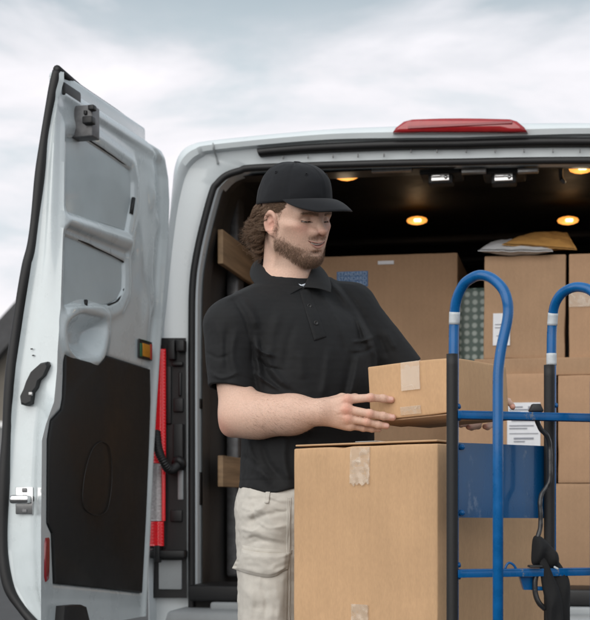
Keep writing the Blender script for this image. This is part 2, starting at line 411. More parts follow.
# lower body, sill and bumper
zb = V(460, 604).z
vm('sill', abox((0, .10, V(460, 596).z), (1.86, .26, .055), .01), M['plastic'])
vm('bumper', join(abox((0, -.02, zb - .11), (1.98, .22, .17), .035), abox((0, .02, zb - .02), (1.7, .12, .035), .01)), M['bumper'])
vm('underbody', abox((0, 2.5, .47), (1.8, 4.7, .22), .03), M['plastic'])
for yv in (1.15, 4.25):
    for s in (-1, 1):
        w = vm('wheel', xf(lathe([(.19, -.1), (.29, -.115), (.335, -.09), (.345, -.05), (.345, .05), (.335, .09), (.29, .115), (.19, .1)], 40), Matrix.Translation((s * .86, yv, .345))), M['tyre'])
        vm('rim', xf(lathe([(.02, .05 * s), (.05, .06 * s), (.15, .05 * s), (.19, .1 * s), (.195, -.1 * s)], 32), Matrix.Translation((s * .86, yv, .345))), M['darksteel'], w)
# roof joint at the upper left corner
j = [V(213, 143.5, .004), V(213.2, 145, -.004), V(213.6, 149, -.001), V(216, 156, .026), V(218, 164, .034)]
vm('roof_joint', tube(catmull(j, 6), .0034, 6), M['bumper'])
# the black gap above the opening, the pinch flange and the seal round the opening
gap_t = [Vector(p) for p in catmull([V(x, y, .0) for x, y in ((256, 147.5), (300, 143.6), (350, 141), (400, 139.4), (460, 138.6))], 6)]
gap_b = [Vector(p) for p in catmull([V(x, y, .0) for x, y in ((258, 154.5), (300, 151.3), (350, 149), (400, 147.4), (460, 146.6))], 6)]
def mir(l): return l + [Vector((-p.x, p.y, p.z - .055 * min(-p.x, .5))) for p in l[-2::-1]]
gt, gb = mir(gap_t), mir(gap_b)
off = Vector((0, .012, 0))
vm('header_gap_seal', loft([[p + Vector((0, .06, 0)) for p in gt], [p + off for p in gt], [p.lerp(q, .5) + Vector((0, -.002, 0)) for p, q in zip(gt, gb)], [p + off for p in gb], [p + Vector((0, .06, 0)) for p in gb]]), M['rubber'])
ws = [a.lerp(b, .42) for a, b in zip(inset(l_open, 0.974, -.02), l_open)]
vm('weatherstrip', tube([Vector((p.x, .022, p.z)) for p in ws], .0125, 10), M['rubber'])
for x in (283, 308, 333, 358, 384, 411, 437, 466, 495, 524, 553, 580):
    p = V(x, 152.5 - (4 if x > 400 else (400 - x) * -.02), .026)
    vm('header_clip', abox((p.x, p.y, p.z - .008), (.004, .006, .012), .001), M['darksteel'])

# brake light on the roof edge
bl = [(393, 132), (396, 127.5), (404, 121.5), (412, 119.4), (440, 118.4), (460, 118.2), (480, 118.4), (510, 119.2), (517, 121.3), (524, 127), (527, 131.6), (500, 131.9), (460, 132), (420, 132)]
fr = [V(x, y, -.026) for x, y in bl]; c0 = V(460, 126, -.026)
mid = [p.lerp(c0, -.01) + Vector((0, .012, 0)) for p in fr]
lens = [p.lerp(c0, .08) + Vector((0, -.006, 0)) for p in fr]
v, f = loft([[p + Vector((0, .07, 0)) for p in mid], mid, fr, lens], closed=True); f.append(tuple(3 * len(bl) + k for k in range(len(bl))))
vm('brake_light', (v, f), M['red_lens'])
v, f = abox((c0.x, c0.y - .006, V(460, 127.5).z), (.345, .006, .010), .002)
vm('bulb_strip', (v, f), M['reflector'], bpy.data.objects['brake_light'])

# hinge pillar: black trim, recesses, hinges, hose
pil = [(162, 338), (186, 338), (187, 598), (153, 598), (157, 480)]
v, f = prism([V(x, y, .012) for x, y in pil], [V(x, y, .06) for x, y in pil]); pt = vm('pillar_trim', (v, f), M['plastic'], smooth=False)
for (x0, y0, x1, y1, dy) in ((169, 340, 176, 360, .03), (178, 341, 186, 352, .04), (172, 362, 183, 366, .02), (173, 398, 183, 412, .012), (174, 424, 184, 470, .03), (166, 366, 171, 424, .012), (170, 510, 182, 522, .012), (178, 372, 181, 396, .01)):
    a, b = V(x0, y0, .0), V(x1, y1, .0)
    vm('hinge_block', abox(((a.x + b.x) / 2, .012 - dy / 2, (a.z + b.z) / 2), (abs(b.x - a.x), dy, abs(a.z - b.z)), .004), M['plastic'], pt)
for (x0, y0, x1, y1) in ((177, 470, 182.5, 500), (158, 560, 181, 590)):
    a, b = V(x0, y0, .0), V(x1, y1, .0)
    vm('painted_patch', abox(((a.x + b.x) / 2, .012, (a.z + b.z) / 2), (abs(b.x - a.x), .012, abs(a.z - b.z)), .004), M['bumper'], pt)
a, b = V(152, 548, 0), V(187, 560, 0)
vm('lower_hinge', join(abox(((a.x + b.x) / 2, -.01, (a.z + b.z) / 2), (abs(b.x - a.x), .05, .028), .006), abox((a.x + .03, -.03, a.z - .02), (.02, .03, .06), .004)), M['plastic'], pt)
# slots of the grey pinch flange
for (y0, y1) in ((398, 408), (472, 505), (498, 500)):
    a, b = V(196.5, y0, .06), V(198.5, y1, .06)
    vm('flange_slot', abox((a.x + .004, .1, (a.z + b.z) / 2), (.006, .03, abs(a.z - b.z)), .002), M['plastic'])
# corrugated cable hose
hp = catmull([V(156, 432, -.06), V(158, 448, -.09), V(163, 461, -.10), V(170, 470, -.07), V(177, 466, -.02), V(182, 458, .03)], 26)
rr = [.0145 + .0022 * math.sin(i * 1.55) for i in range(len(hp))]
vm('cable_hose', tube(hp, rr, 14), M['plastic'])
e = V(179, 463, -.012)
vm('hose_collar', xf(lathe([(.0, -.012), (.023, -.012), (.026, 0), (.023, .012), (0, .012)], 20), Matrix.Translation(e) @ Matrix.Rotation(R(60), 4, 'Z') @ Matrix.Rotation(R(-40), 4, 'Y')), M['plastic'], bpy.data.objects['cable_hose'])

# tail light at the rear corner
def strip(pts, y0, y1):
    return prism([V(x, y, y0) for x, y in pts], [V(x, y, y1) for x, y in pts])
tl = vm('tail_light', strip([(150, 348), (166.5, 344), (166.5, 400), (165.5, 548), (147, 548)], .0, .08), M['plastic'], smooth=False)
def lensbar(y0, y1, x0, x1, m, nm):
    rows = []
    n = max(6, int((y1 - y0) / 1.6))
    for i in range(n + 1):
        y = y0 + (y1 - y0) * i / n; k = -.004 * (i % 2)
        xa = x0 + (y - 346) * -.012
        rows.append([V(xa, y, -.004), V(xa + .6, y, -.028 + k), V((xa + x1) / 2, y, -.034 + k), V(x1 - 1.2, y, -.03 + k), V(x1, y, -.004)])
    vm(nm, loft(rows), m, tl)
lensbar(349, 463, 152, 166, M['red_bright'], 'red_lens'); lensbar(463.5, 521, 151, 162.5, M['clear_lens'], 'clear_lens'); lensbar(521.5, 546, 151, 164, M['red_bright'], 'red_lens')
rows = [[V(162, y, -.036), V(164.5, y, -.037), V(165.5, y, -.01)] for y in (463, 480, 500, 521)]
vm('red_lens', loft(rows), M['red_bright'], tl)

# cargo space
IX = 0.885
zf, zc = V(460, 598).z, V(460, 160).z
vm('cargo_floor', abox((0, 1.6, zf - .03), (1.86, 3.1, .06), .005), M['cargo_floor'])
sect = []
for p in l_open: sect.append(Vector((p.x * .965, 0, min(p.z, zc) + .002 if p.z > 1.9 else p.z)))
vm('cargo_liner', loft([at_y(sect, .10), at_y([Vector((p.x * 1.0, 0, p.z)) for p in sect], .2), at_y([Vector((p.x * 1.03, 0, p.z + .06 * (p.z > 1.9))) for p in sect], .24), at_y([Vector((p.x * 1.03, 0, p.z + .105 * (p.z > 1.9))) for p in sect], .34), at_y([Vector((p.x * 1.03, 0, p.z + .105 * (p.z > 1.9))) for p in sect], 3.1)]), M['liner'])
vm('bulkhead', abox((0, 3.1, 1.4), (1.8, .05, 1.7), .02), M['liner'])
for yv in (1.75, 2.3):
    vm('roof_rib', abox((0, yv, zc + .055), (1.62, .09, .035), .012), M['liner'])
for yv in (.55, 1.2):
    vm('side_rib', abox((-.90, yv, 1.4), (.05, .10, 1.45), .015), M['darksteel' if yv == .55 else 'liner'])
# planks screwed to the left wall
def plank(y0, y1, z0, z1, th=.02):
    vm('wall_plank', xf(rbox(th, y1 - y0, z1 - z0, .003), Matrix.Translation((-.862, (y0 + y1) / 2, (z0 + z1) / 2))), M['wood'])
plank(.16, 2.9, V(207, 266, .2).z, V(207, 232, .2).z); plank(.16, 2.9, V(203, 487, .2).z, V(203, 456, .2).z)
plank(.16, 2.9, V(203, 380, .2).z, V(203, 372, .2).z, .014)
# lamps in the roof
def lamp(x, y, yv, w=.085):
    c = V(x, y, yv); zt = c.z
    b = vm('cargo_lamp', xf(lathe([(.0001, -.5), (.25, -.44), (.42, -.25), (.5, 0), (.42, .25), (.25, .44), (.0001, .5)], 24), Matrix.Translation(c) @ Matrix.Diagonal((w, .06, .036, 1))), M['lamp'])
    vm('bulb', xf(rbox(w * .35, .03, .012, .005, 1), Matrix.Translation(c + Vector((w * .06, -.02, -.004)))), M['lampcore'], b)
    ld = bpy.data.lights.new('lamp_light', 'POINT'); ld.energy = 0.05; ld.color = (1, .78, .52); ld.shadow_soft_size = .03
    lo = bpy.data.objects.new('lamp_light', ld); COL.objects.link(lo); lo.parent = b; lo.location = c + Vector((0, -.03, -.06))
lamp(347, 175.8, .37); lamp(581, 168.6, .37); lamp(417, 220.5, 1.25, .088); lamp(568, 220.5, 1.25, .088)
for x in (441, 504):
    c = V(x, 179, .16)
    b = vm('door_striker', join(abox((c.x, .2, c.z + .035), (.145, .14, .05), .01), abox((c.x, .17, c.z), (.085, .06, .04), .006)), M['plastic'])
    vm('striker_plate', join(abox((c.x, .132, c.z), (.062, .006, .026), .002), abox((c.x - .012, .126, c.z + .004), (.03, .012, .008), .002), xf(lathe([(.0, -.01), (.006, -.01), (.006, .01), (0, .01)], 12), Matrix.Translation((c.x + .02, .126, c.z - .002)) @ Matrix.Rotation(R(90), 4, 'Z'))), M['chrome'], b)
for (x, y, w) in ((474, 171.5, .085), (528, 171, .07), (392, 170, .14)):
    c = V(x, y, .12); vm('header_bracket', abox((c.x, .12, c.z), (w, .03, .016), .004), M['steel'])
c = V(561, 177, .3); vm('roof_hook', tube(catmull([c + Vector((0, 0, .04)), c, c + Vector((.01, -.01, -.02)), c + Vector((.0, -.02, -.01))], 6), .008, 8), M['darksteel'])

# ------------------------------------------------------------------ the open rear door
DH = Vector(((165 - CX) / FPX * 4.98, 4.98, 0)); DE = Vector(((66 - CX) / FPX * 4.2, 4.2, 0))
DU = (DE - DH).normalized(); DN = Vector((-DU.y, DU.x, 0))
if DN.x < 0: DN = -DN
S0 = (DE - DH).length
CAM = Vector((0, 0, CAMZ))
def ray(x, y): return Vector(((x - CX) / FPX, 1, (CY - y) / FPX))
def D(x, y, o=0.0):
    d = ray(x, y); t = ((DH + DN * o) - CAM).dot(DN) / d.dot(DN); return CAM + d * t
def Dend(x, y, ds=0.05):
    d = ray(x, y); t = ((DH + DU * (S0 + ds)) - CAM).dot(DU) / d.dot(DU); return CAM + d * t
def sz(p): return np.array([(Vector(p) - DH).dot(DU), p[2]])
def DW(s, z, o): return DH + DU * s + DN * o + Vector((0, 0, z))
def poly_sd(poly, X, Z):
    """signed distance (negative inside) of grid points to a polygon in the door's own (s, z) metres"""
    n = len(poly); d2 = np.full(X.shape, 1e9); ins = np.zeros(X.shape, bool)
    for i in range(n):
        a, b = poly[i], poly[(i + 1) % n]; e = b - a; wx, wz = X - a[0], Z - a[1]
        t = np.clip((wx * e[0] + wz * e[1]) / (e @ e + 1e-12), 0, 1)
        d2 = np.minimum(d2, (wx - e[0] * t) ** 2 + (wz - e[1] * t) ** 2)
        c = ((a[1] > Z) != (b[1] > Z)) & (X < (b[0] - a[0]) * (Z - a[1]) / (b[1] - a[1] + 1e-12) + a[0]); ins ^= c
    return np.where(ins, -1, 1) * np.sqrt(d2)
def dpoly(pts, n=5): 
    q = [sz(D(x, y)) for x, y in pts]; return [np.array(p) for p in catmull(q, n, True)] if n > 1 else q
def edge(pts, fn): 
    q = np.array([np.append(sz(fn(x, y)), (Vector(fn(x, y)) - DH).dot(DN)) for x, y in pts]); q = q[np.argsort(q[:, 1])]; return q
e_l = edge([(63, 86), (62, 200), (59, 300), (57, 370), (54, 402), (46, 424), (42, 440), (41, 530), (41, 640)], D)
e_r = edge([(157, 141), (163, 149), (168, 163), (171, 182), (172, 205), (171, 240), (168, 290), (164, 340), (160, 400), (157, 450), (154, 520), (150, 600), (148, 640)], D)
e_o = edge([(64, 80), (52, 125), (47, 165), (43, 205), (38, 255), (30, 305), (21, 365), (15, 425), (10, 480), (8, 550), (13, 586), (28, 612), (40, 640)], lambda x, y: Dend(x, y, .05))
ZT, ZB = 2.197, 0.58
U_POLY = [(67, 137), (83, 137), (104, 150), (122, 163), (131, 170), (133, 182), (133, 200), (130, 215), (127, 231), (110, 226), (88, 219), (66, 212)]
L_POLY = [(65, 235), (90, 245), (124, 262), (124.5, 275), (124, 289), (119, 300), (110, 305), (90, 306), (64, 306)]
BOWL = [(68, 330), (74, 322), (84, 318), (95, 320), (101, 325), (99, 342), (94, 353), (84, 357), (74, 350), (69, 342)]
TRIM = [(64, 354.5), (80, 360), (97, 364.5), (102, 360), (105, 355.5), (127, 362.5), (149, 369.5), (149.5, 400), (148, 450), (145, 520), (141, 593), (98, 588), (54, 583.5), (53, 560), (52, 533), (47.5, 523), (48, 440), (51, 421), (61, 410), (63, 399), (64, 375)]
NZ, NS = 330, 170
zz = np.linspace(ZB, ZT, NZ); tt = np.linspace(0, 1, NS)
sl = np.interp(zz, e_l[:, 1], e_l[:, 0]); sr = np.interp(zz, e_r[:, 1], e_r[:, 0])
Sg = sl[:, None] + (sr - sl)[:, None] * tt[None]; Zg = np.repeat(zz[:, None], NS, 1)
up_, lp_, bp_, tp_ = dpoly(U_POLY, 1), dpoly(L_POLY, 1), dpoly(BOWL, 4), dpoly(TRIM, 1)
O = np.zeros(Sg.shape)
dU, dL, dB, dT = (poly_sd(p, Sg, Zg) for p in (up_, lp_, bp_, tp_))
O -= .013 * smooth01(.5 - dU / .012) + .013 * smooth01(.5 - dL / .012)
O -= .050 * smooth01(.35 - dB / .07)
O += .012 * np.exp(-((dB - .035) / .025) ** 2)
O -= .010 * smooth01(.5 - dT / .02)
# pressed frame: a second step round both blanks, beads on the cross beam
ring = np.minimum(dU, dL); O += .006 * np.exp(-((ring - .03) / .018) ** 2)
beam = dpoly([(66, 213), (127, 232), (125, 262), (66, 234)], 1); dBm = poly_sd(beam, Sg, Zg)
ctr = [sz(D(66, 222)), sz(D(127, 244))]
def segd(a, b):
    e = b - a; t = np.clip(((Sg - a[0]) * e[0] + (Zg - a[1]) * e[1]) / (e @ e), 0, 1); return np.hypot(Sg - a[0] - e[0] * t, Zg - a[1] - e[1] * t)
O += .015 * np.exp(-(segd(*ctr) / .030) ** 2) - .012 * np.exp(-(segd(sz(D(66, 229)), sz(D(126, 253))) / .012) ** 2)
# the rolled rim near the hinge side and the top
dR_ = (Sg - sr[:, None]); dTop = ZT - Zg
rim = np.minimum(dR_, dTop)
O -= .045 * (1 - smooth01(rim / .035)) ; O += .010 * np.exp(-((rim - .055) / .016) ** 2)
O -= .012 * smooth01((.16 - dR_) / .05) * smooth01((dR_ - .075) / .03) * smooth01((Zg - 1.45) / .05)
for (x, y, r, h) in ((153, 300, .03, .012), (152, 195, .03, .012), (158, 222, .02, .012), (140, 250, .05, .008), (146, 310, .04, .01)):
    c = sz(D(x, y)); O += h * np.exp(-(((Sg - c[0]) / r) ** 2 + ((Zg - c[1]) / (r * 1.8)) ** 2))
dV = [[DW(Sg[i, k], Zg[i, k], O[i, k]) for k in range(NS)] for i in range(NZ)]
so = np.interp(zz, e_o[:, 1], e_o[:, 0]); oo = np.interp(zz, e_o[:, 1], e_o[:, 2])
rows = []
oback = np.interp(zz, [ZB, 1.3, 1.7, ZT], [-.12, -.14, -.12, -.09])
for i in range(NZ):
    z = zz[i]; s_in = sl[i]
    e = []
    for k in range(13):                                     # end face: from the inner crease out to the skin
        t = k / 12
        bulge = .012 * math.sin(math.pi * min(1, t * 1.3)) * (1 if t < .77 else 0)
        e.append(DW(s_in + (so[i] - s_in) * min(1, t * 2.2) + bulge * .5, z, oo[i] * t))
    sk = [DW(so[i] + .012, z, oo[i] - .010), DW(so[i] - .02, z, oo[i] - .022), DW(so[i] * .6, z, min(oo[i], oback[i]) - .05), DW(sr[i] + .1, z, oback[i] - .06), DW(sr[i] + .005, z, oback[i] - .03), DW(sr[i], z, O[i, -1] - .02)]
    rows.append([toV(p) for p in (dV[i][::-1] + e[1:] + sk)])
dv, df = loft(rows)
n_ = len(rows[0])
df.append(tuple((NZ - 1) * n_ + k for k in range(n_)))
for i in range(NZ - 1): df.append((i * n_ + n_ - 1, i * n_, (i + 1) * n_, (i + 1) * n_ + n_ - 1))
door = vm('rear_door', (dv, df), M['paint_inner'], angle=60)
door['label'] = 'open white rear van door with grey blanks and a dark lower trim board'
def dm(name, vf, m, **k): return vm(name, ([toV(p) for p in vf[0]], vf[1]), m, door, **k)
def plate(poly_px, o0, o1, r=0, n=1):
    q = [sz(D(x, y)) for x, y in poly_px]
    if n > 1: q = catmull(q, n, True)
    c = np.mean(q, 0)
    ins = [p + (c - p) / np.linalg.norm(c - p) * .006 for p in q]
    L = [[DW(p[0], p[1], o0) for p in q], [DW(p[0], p[1], o1 - .003) for p in q], [DW(p[0], p[1], o1) for p in ins]]
    v, f = loft(L, True); m_ = len(q); f.append(tuple(2 * m_ + k for k in range(m_))); return v, f
dm('window_blank', plate(U_POLY, -.03, -.007), M['panel'], smooth=False); dm('window_blank', plate(L_POLY, -.03, -.007), M['panel'], smooth=False)
dm('trim_board', plate(TRIM, -.02, .006), M['trim'], angle=30)
hl = catmull([D(x, y, .009) for x, y in ((95, 446), (103, 442), (110, 450), (112, 480), (108, 508), (100, 515), (90, 513), (83, 504), (84, 480), (89, 458))], 6, True)
dm('pull_rim', tube(hl, .0014, 6, closed=True), M['plastic'])
dm('blank_gasket', tube(catmull([D(x, y, -.004) for x, y in ((83, 136), (104, 149.5), (123, 163), (131, 169.5), (133.3, 182), (132.5, 200), (130, 216), (127, 231))], 5), .004, 6), M['rubber'])
dm('blank_gasket', tube(catmull([D(x, y, -.004) for x, y in ((66, 234), (90, 245), (124, 262.5), (124.5, 276), (123, 291), (117, 301), (108, 305))], 5), .0035, 6), M['rubber'])
dm('gasket_clip', tube([D(133.5, 198, 0), D(131, 214, 0)], .007, 6), M['rubber']); dm('gasket_clip', tube([D(86, 300, 0), D(85.5, 306, 0)], .006, 6), M['rubber'])
# rubber seals: free edge, top edge, hinge edge
seal = [(57, 71), (52, 96), (45.5, 130), (41, 165), (37, 202), (32, 244), (27, 268), (20, 305), (13, 355), (9, 400), (6.5, 440), (4, 480), (3, 520), (3.5, 558), (9, 588), (21, 608), (38, 628)]
sp = catmull([Dend(x, y, .055) for x, y in seal], 8)
dm('edge_seal', tube(sp, [.0135 + .0015 * math.sin(i * .3) + .0028 * max(0, math.sin((i - 20) * .028)) for i in range(len(sp))], 12), M['rubber'])
dm('top_seal', tube([Dend(57, 69, .05), DW(S0 * .75, ZT + .03, -.05), DW(S0 * .4, ZT + .03, -.05), DW(.12, ZT + .025, -.05), DW(.02, ZT - .05, -.07)], .012, 10), M['rubber'])
def dbox(s0, s1, o0, o1, z0, z1, r=.004):
    v, f = rbox(s1 - s0, o1 - o0, z1 - z0, r); Mx = frame(DW((s0 + s1) / 2, (z0 + z1) / 2, (o0 + o1) / 2), DU, DN, Vector((0, 0, 1))); return xf((v, f), Mx)
dm('top_skin_edge', dbox(.13, S0 - .005, -.060, -.018, ZT - .05, ZT + .026, .012), M['paint_inner'])
# upper latch bracket at the free corner
def dbox(s0, s1, o0, o1, z0, z1, r=.004):
    v, f = rbox(s1 - s0, o1 - o0, z1 - z0, r); Mx = frame(DW((s0 + s1) / 2, (z0 + z1) / 2, (o0 + o1) / 2), DU, DN, Vector((0, 0, 1))); return xf((v, f), Mx)
za, zb_ = D(70, 135).z, D(70, 103).z
sB = S0 - .06
def op(px, s): # offset along DN that shows at photo column px for door station s
    d = ray(px, CY); t = ((DH + DU * s) - CAM).dot(DU) / d.dot(DU); return ((CAM + d * t) - DH).dot(DN)
ub = dm('upper_latch', join(dbox(sB - .05, sB + .004, op(69, sB), op(93, sB), za, zb_), dbox(sB - .06, sB + .02, op(63, sB), op(70.5, sB), za + .003, zb_ - .003, .003)), M['darksteel'])
dm('latch_claw', join(dbox(sB, sB + .03, op(86, sB), op(96, sB), zb_ - .062, zb_ - .04), dbox(sB, sB + .025, op(91, sB), op(97, sB), zb_ - .022, zb_ - .006), dbox(sB + .0, sB + .012, op(85, sB), op(88, sB), zb_ - .03, zb_ - .018, .002), dbox(sB, sB + .012, op(68.5, sB), op(70.5, sB), za - .03, zb_, .002), dbox(sB - .0, sB + .02, op(66.5, sB), op(72, sB), za - .045, za - .018, .006)), M['plastic'])
dm('corner_cap', dbox(S0 - .09, S0 + .03, op(57, S0), op(69, S0), D(66, 98).z, D(66, 84).z, .008), M['plastic'])
# lower latch, grip, reflector, sticker on the end face
def ebox(x0, y0, x1, y1, ds, th, r=.004):
    a, b = Dend(x0, y0, ds), Dend(x1, y1, ds); c = (a + b) / 2
    oa, ob = (a - DH).dot(DN), (b - DH).dot(DN)
    v, f = rbox(th, abs(ob - oa), abs(a.z - b.z), min(r, th * .45), 1); return xf((v, f), frame(c + DU * th / 2, DU, DN, Vector((0, 0, 1))))
lt = dm('lower_latch', join(ebox(16.5, 487, 34, 514.5, .056, .008, .006), ebox(13, 495, 33, 504, .06, .03, .010)), M['chrome'])
dm('latch_bolt', join(ebox(32, 496, 44, 502, .03, .03, .004)), M['plastic'])
for y in (490.3, 511): dm('latch_screw', ebox(22.5, y - 2.2, 27.5, y + 2.2, .062, .006, .003), M['darksteel'])
gp = [(45, 364), (52, 362.5), (53.5, 366), (49, 376), (43, 381), (41, 388), (37, 393), (35.5, 404), (30, 406.5), (25.5, 405), (24.5, 398), (28, 391), (31, 382), (36, 372)]
q0 = [Dend(x, y, .045) for x, y in gp]; c_ = sum(q0, Vector()) / len(q0)
L = [q0, [p + DU * .028 for p in q0], [p.lerp(c_, .10) + DU * .036 for p in q0]]
v, f = loft(L, True); f.append(tuple(2 * len(gp) + k for k in range(len(gp))))
dm('grip', (v, f), M['plastic'], angle=40)
dm('grip_screw', ebox(29, 392, 33, 396, .078, .006, .003), M['steel'])
for (x, y) in ((32, 349), (33.5, 355.5)): dm('drain_dot', ebox(x - 1.2, y - .6, x + 1.2, y + .6, .055, .004, .0015), M['plastic'])
rf = [(42, 538), (44.8, 537.5), (45.5, 560), (44.3, 580), (41.8, 582), (40.8, 577), (40.8, 545)]
dm('reflector', plate([(x + 3.2, y) for x, y in rf], -.01, .006), M['reflector'], angle=30)
rb = [(56, 606), (72, 604.5), (78, 607), (82, 624), (82, 632), (54, 632)]
dm('bump_stop', plate(rb, -.01, .03), M['rubber'], angle=30)
def dplate(name, x0, y0, x1, y1, o, m):
    a, b = sz(D(x0, y0)), sz(D(x1, y1)); return dm(name, dbox(min(a[0], b[0]), max(a[0], b[0]), o, o + .004, min(a[1], b[1]), max(a[1], b[1]), .0015), m)
dplate('warning_sticker', 137, 338.5, 150, 361, 0.004, M['plastic'])
dplate('sticker_field', 140, 343, 147.3, 358, 0.0065, M['orange'])
dplate('sticker_edge', 137.7, 343, 139.7, 357, 0.0065, M['green_s']); dplate('sticker_edge', 147.7, 344, 149.5, 360, 0.0065, M['red_s']); dplate('sticker_edge', 139.5, 340, 147, 342.2, 0.0065, M['green_s'])
# ------------------------------------------------------------------ cartons
def bulge(vf, dims, amp, seed):
    """cartons are never flat: push the faces in and out a little, keep the edges"""
    V0 = []
    for v in vf[0]:
        q = v.copy()
        w = 1.0
        for k in range(3): pass
        a = [abs(q[k]) / (dims[k] / 2) for k in range(3)]
        ax = max(range(3), key=lambda k: a[k]); o = [k for k in range(3) if k != ax]
        w = (1 - a[o[0]] ** 2) * (1 - a[o[1]] ** 2)
        n1 = noise.noise(Vector((q.x * 5 + seed, q.y * 5, q.z * 5)))
        s = 1 if q[ax] > 0 else -1
        q[ax] += s * amp * (w * (.7 + .8 * n1) + .25 * noise.noise(Vector((q.x * 14, q.y * 14 + seed, q.z * 14))))
        V0.append(q)
    return V0, vf[1]

def carton(name, O, A, B, C, m, label, group, seed=0, amp=.003, r=.004):
    """carton spanning the edges A, B, C from the corner O; one mesh, its own origin at the centre"""
    O, A, B, C = (Vector(v) for v in (O, A, B, C))
    d = (A.length, B.length, C.length)
    vf = bulge(rbox(*d, r, 26), d, amp, seed)
    Mx = frame(O + (A + B + C) / 2, A.normalized(), B.normalized(), C.normalized())
    me = bpy.data.meshes.new(name); me.from_pydata([tuple(v) for v in vf[0]], [], vf[1]); me.update(); me.shade_smooth()
    me.set_sharp_from_angle(angle=R(50))
    bm = bmesh.new(); bm.from_mesh(me); bmesh.ops.recalc_face_normals(bm, faces=bm.faces); bm.to_mesh(me); bm.free()
    o = bpy.data.objects.new(name, me); COL.objects.link(o); me.materials.append(m); o.matrix_world = Mx
    tag(o, label, 'box', group); o['_d'] = d
    wear(o, seed)
    return o

def wear(o, seed):
    # scuffed corners and shallow knocks on a carton
    me = o.data; d = list(o['_d']); r_ = random.Random(seed)
    hits = []
    for _ in range(7):
        p = Vector([r_.choice((-.5, .5)) * d[k] for k in range(3)]); k = r_.randrange(3); p[k] = r_.uniform(-.5, .5) * d[k]; hits.append((p, r_.uniform(.015, .05), r_.uniform(.0015, .0045)))
    for v in me.vertices:
        for p, rad, amt in hits:
            e = (v.co - p).length / rad
            if e < 2.2: v.co -= Vector([c / (q * .5) for c, q in zip(v.co, d)]).normalized() * amt * math.exp(-e * e)
def on_box(name, box, face, u0, v0, u1, v1, m, lift=.0015, th=.0008, n=10, crease=0.0, seed=0, ragged=0.0):
    """a sheet (tape, label) stuck on a carton's face; u, v run 0..1 over that face from its lower left
       face: (axis, sign, u axis, v axis)"""
    ax, s, ua, va = face; d = list(box['_d']); V_, F_ = [], []
    for side in (1, 0):
        for i in range(n + 1):
            for k in range(n + 1):
                u, v = u0 + (u1 - u0) * i / n, v0 + (v1 - v0) * k / n
                rg = ragged * noise.noise(Vector((u * 90 + seed, 3.1, 0))) if k in (0,) else 0
                p = [0, 0, 0]; p[ua[0]] = (u - .5) * d[ua[0]] * ua[1]; p[va[0]] = (v - .5) * d[va[0]] * va[1] + rg
                a, b = abs(p[ua[0]]) / (d[ua[0]] / 2), abs(p[va[0]]) / (d[va[0]] / 2)
                q = Vector(p); q[ax] = s * d[ax] / 2
                w = max(0, 1 - a * a) * max(0, 1 - b * b)
                lf = crease * (abs(noise.noise(Vector((q.x * 70, q.y * 70 + seed, q.z * 55)))))
                q[ax] += s * ((.0035 * w * 1.5) + lift + lf + (th if side else -.003)); V_.append(q)
    N = n + 1
    for i in range(n):
        for k in range(n):
            f = (i * N + k, (i + 1) * N + k, (i + 1) * N + k + 1, i * N + k + 1)
            F_.append(f); F_.append(tuple(N * N + j for j in f[::-1]))
    rim = [i * N for i in range(N)] + [n * N + k for k in range(1, N)] + [i * N + n for i in range(n - 1, -1, -1)] + [k for k in range(n - 1, 0, -1)]
    for a, b in zip(rim, rim[1:] + rim[:1]): F_.append((a, b, N * N + b, N * N + a))
    me = bpy.data.meshes.new(name); me.from_pydata([tuple(v) for v in V_], [], F_); me.update(); me.shade_smooth()
    bm = bmesh.new(); bm.from_mesh(me); bmesh.ops.recalc_face_normals(bm, faces=bm.faces); bm.to_mesh(me); bm.free()
    me.set_sharp_from_angle(angle=R(40))
    o = bpy.data.objects.new(name, me); COL.objects.link(o); me.materials.append(m); o.parent = box
    return o
def child(name, vf, m, parent):
    """vertices in the parent's own space"""
    return mesh(name, vf[0], vf[1], m, parent, keep=False, angle=40)

# --- the big carton in front: near upright edge at x 437, left face seen broad, right face runs away behind the trolley
N0 = P(437.5, 443, 2.95); L0 = P(293.5, 448, 3.2)
aV = L0 - N0; bV = Vector((-aV.y, aV.x, 0)); 
if bV.y < 0: bV = -bV
bV = bV.normalized() * .435; bV.z = -.004
hV = Vector((0, 0, -.405))
big = carton('cardboard_box', N0, aV, bV, hV, M['card'], 'large tan carton with clear tape down its face, in front of the man', None, 1.0, .004)
FB = (1, -1, (0, -1), (2, -1))             # face seen at the left: u runs left to right, v runs up
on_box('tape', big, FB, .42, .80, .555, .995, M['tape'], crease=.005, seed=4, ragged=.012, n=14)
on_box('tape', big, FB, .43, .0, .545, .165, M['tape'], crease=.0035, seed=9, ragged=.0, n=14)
dx, dy, dz = big['_d']
child('top_flap', join(xf(rbox(dx * .985, dy * .49, .004, .0018, 1), Matrix.Translation((0, -dy * .25, -dz / 2 - .004)) @ Matrix.Rotation(R(1.2), 4, 'X')),
                       xf(rbox(dx * .985, dy * .49, .004, .0018, 1), Matrix.Translation((0, dy * .252, -dz / 2 - .004)) @ Matrix.Rotation(R(-.8), 4, 'X'))), M['card'], big)
child('top_tape', xf(rbox(.055, dy * .98, .0012, .0005, 1), Matrix.Translation((-dx * .01, 0, -dz / 2 - .0098))), M['band'], big)
for (u, v) in ((.285, .16),):
    pass
support = carton('cardboard_box', Vector((N0.x, N0.y, N0.z - .407)), aV, Vector((bV.x, bV.y, 0)), Vector((0, 0, -(N0.z - .407) + .003)), M['card2'], 'plain carton on the asphalt under the large taped carton', None, 2.0)

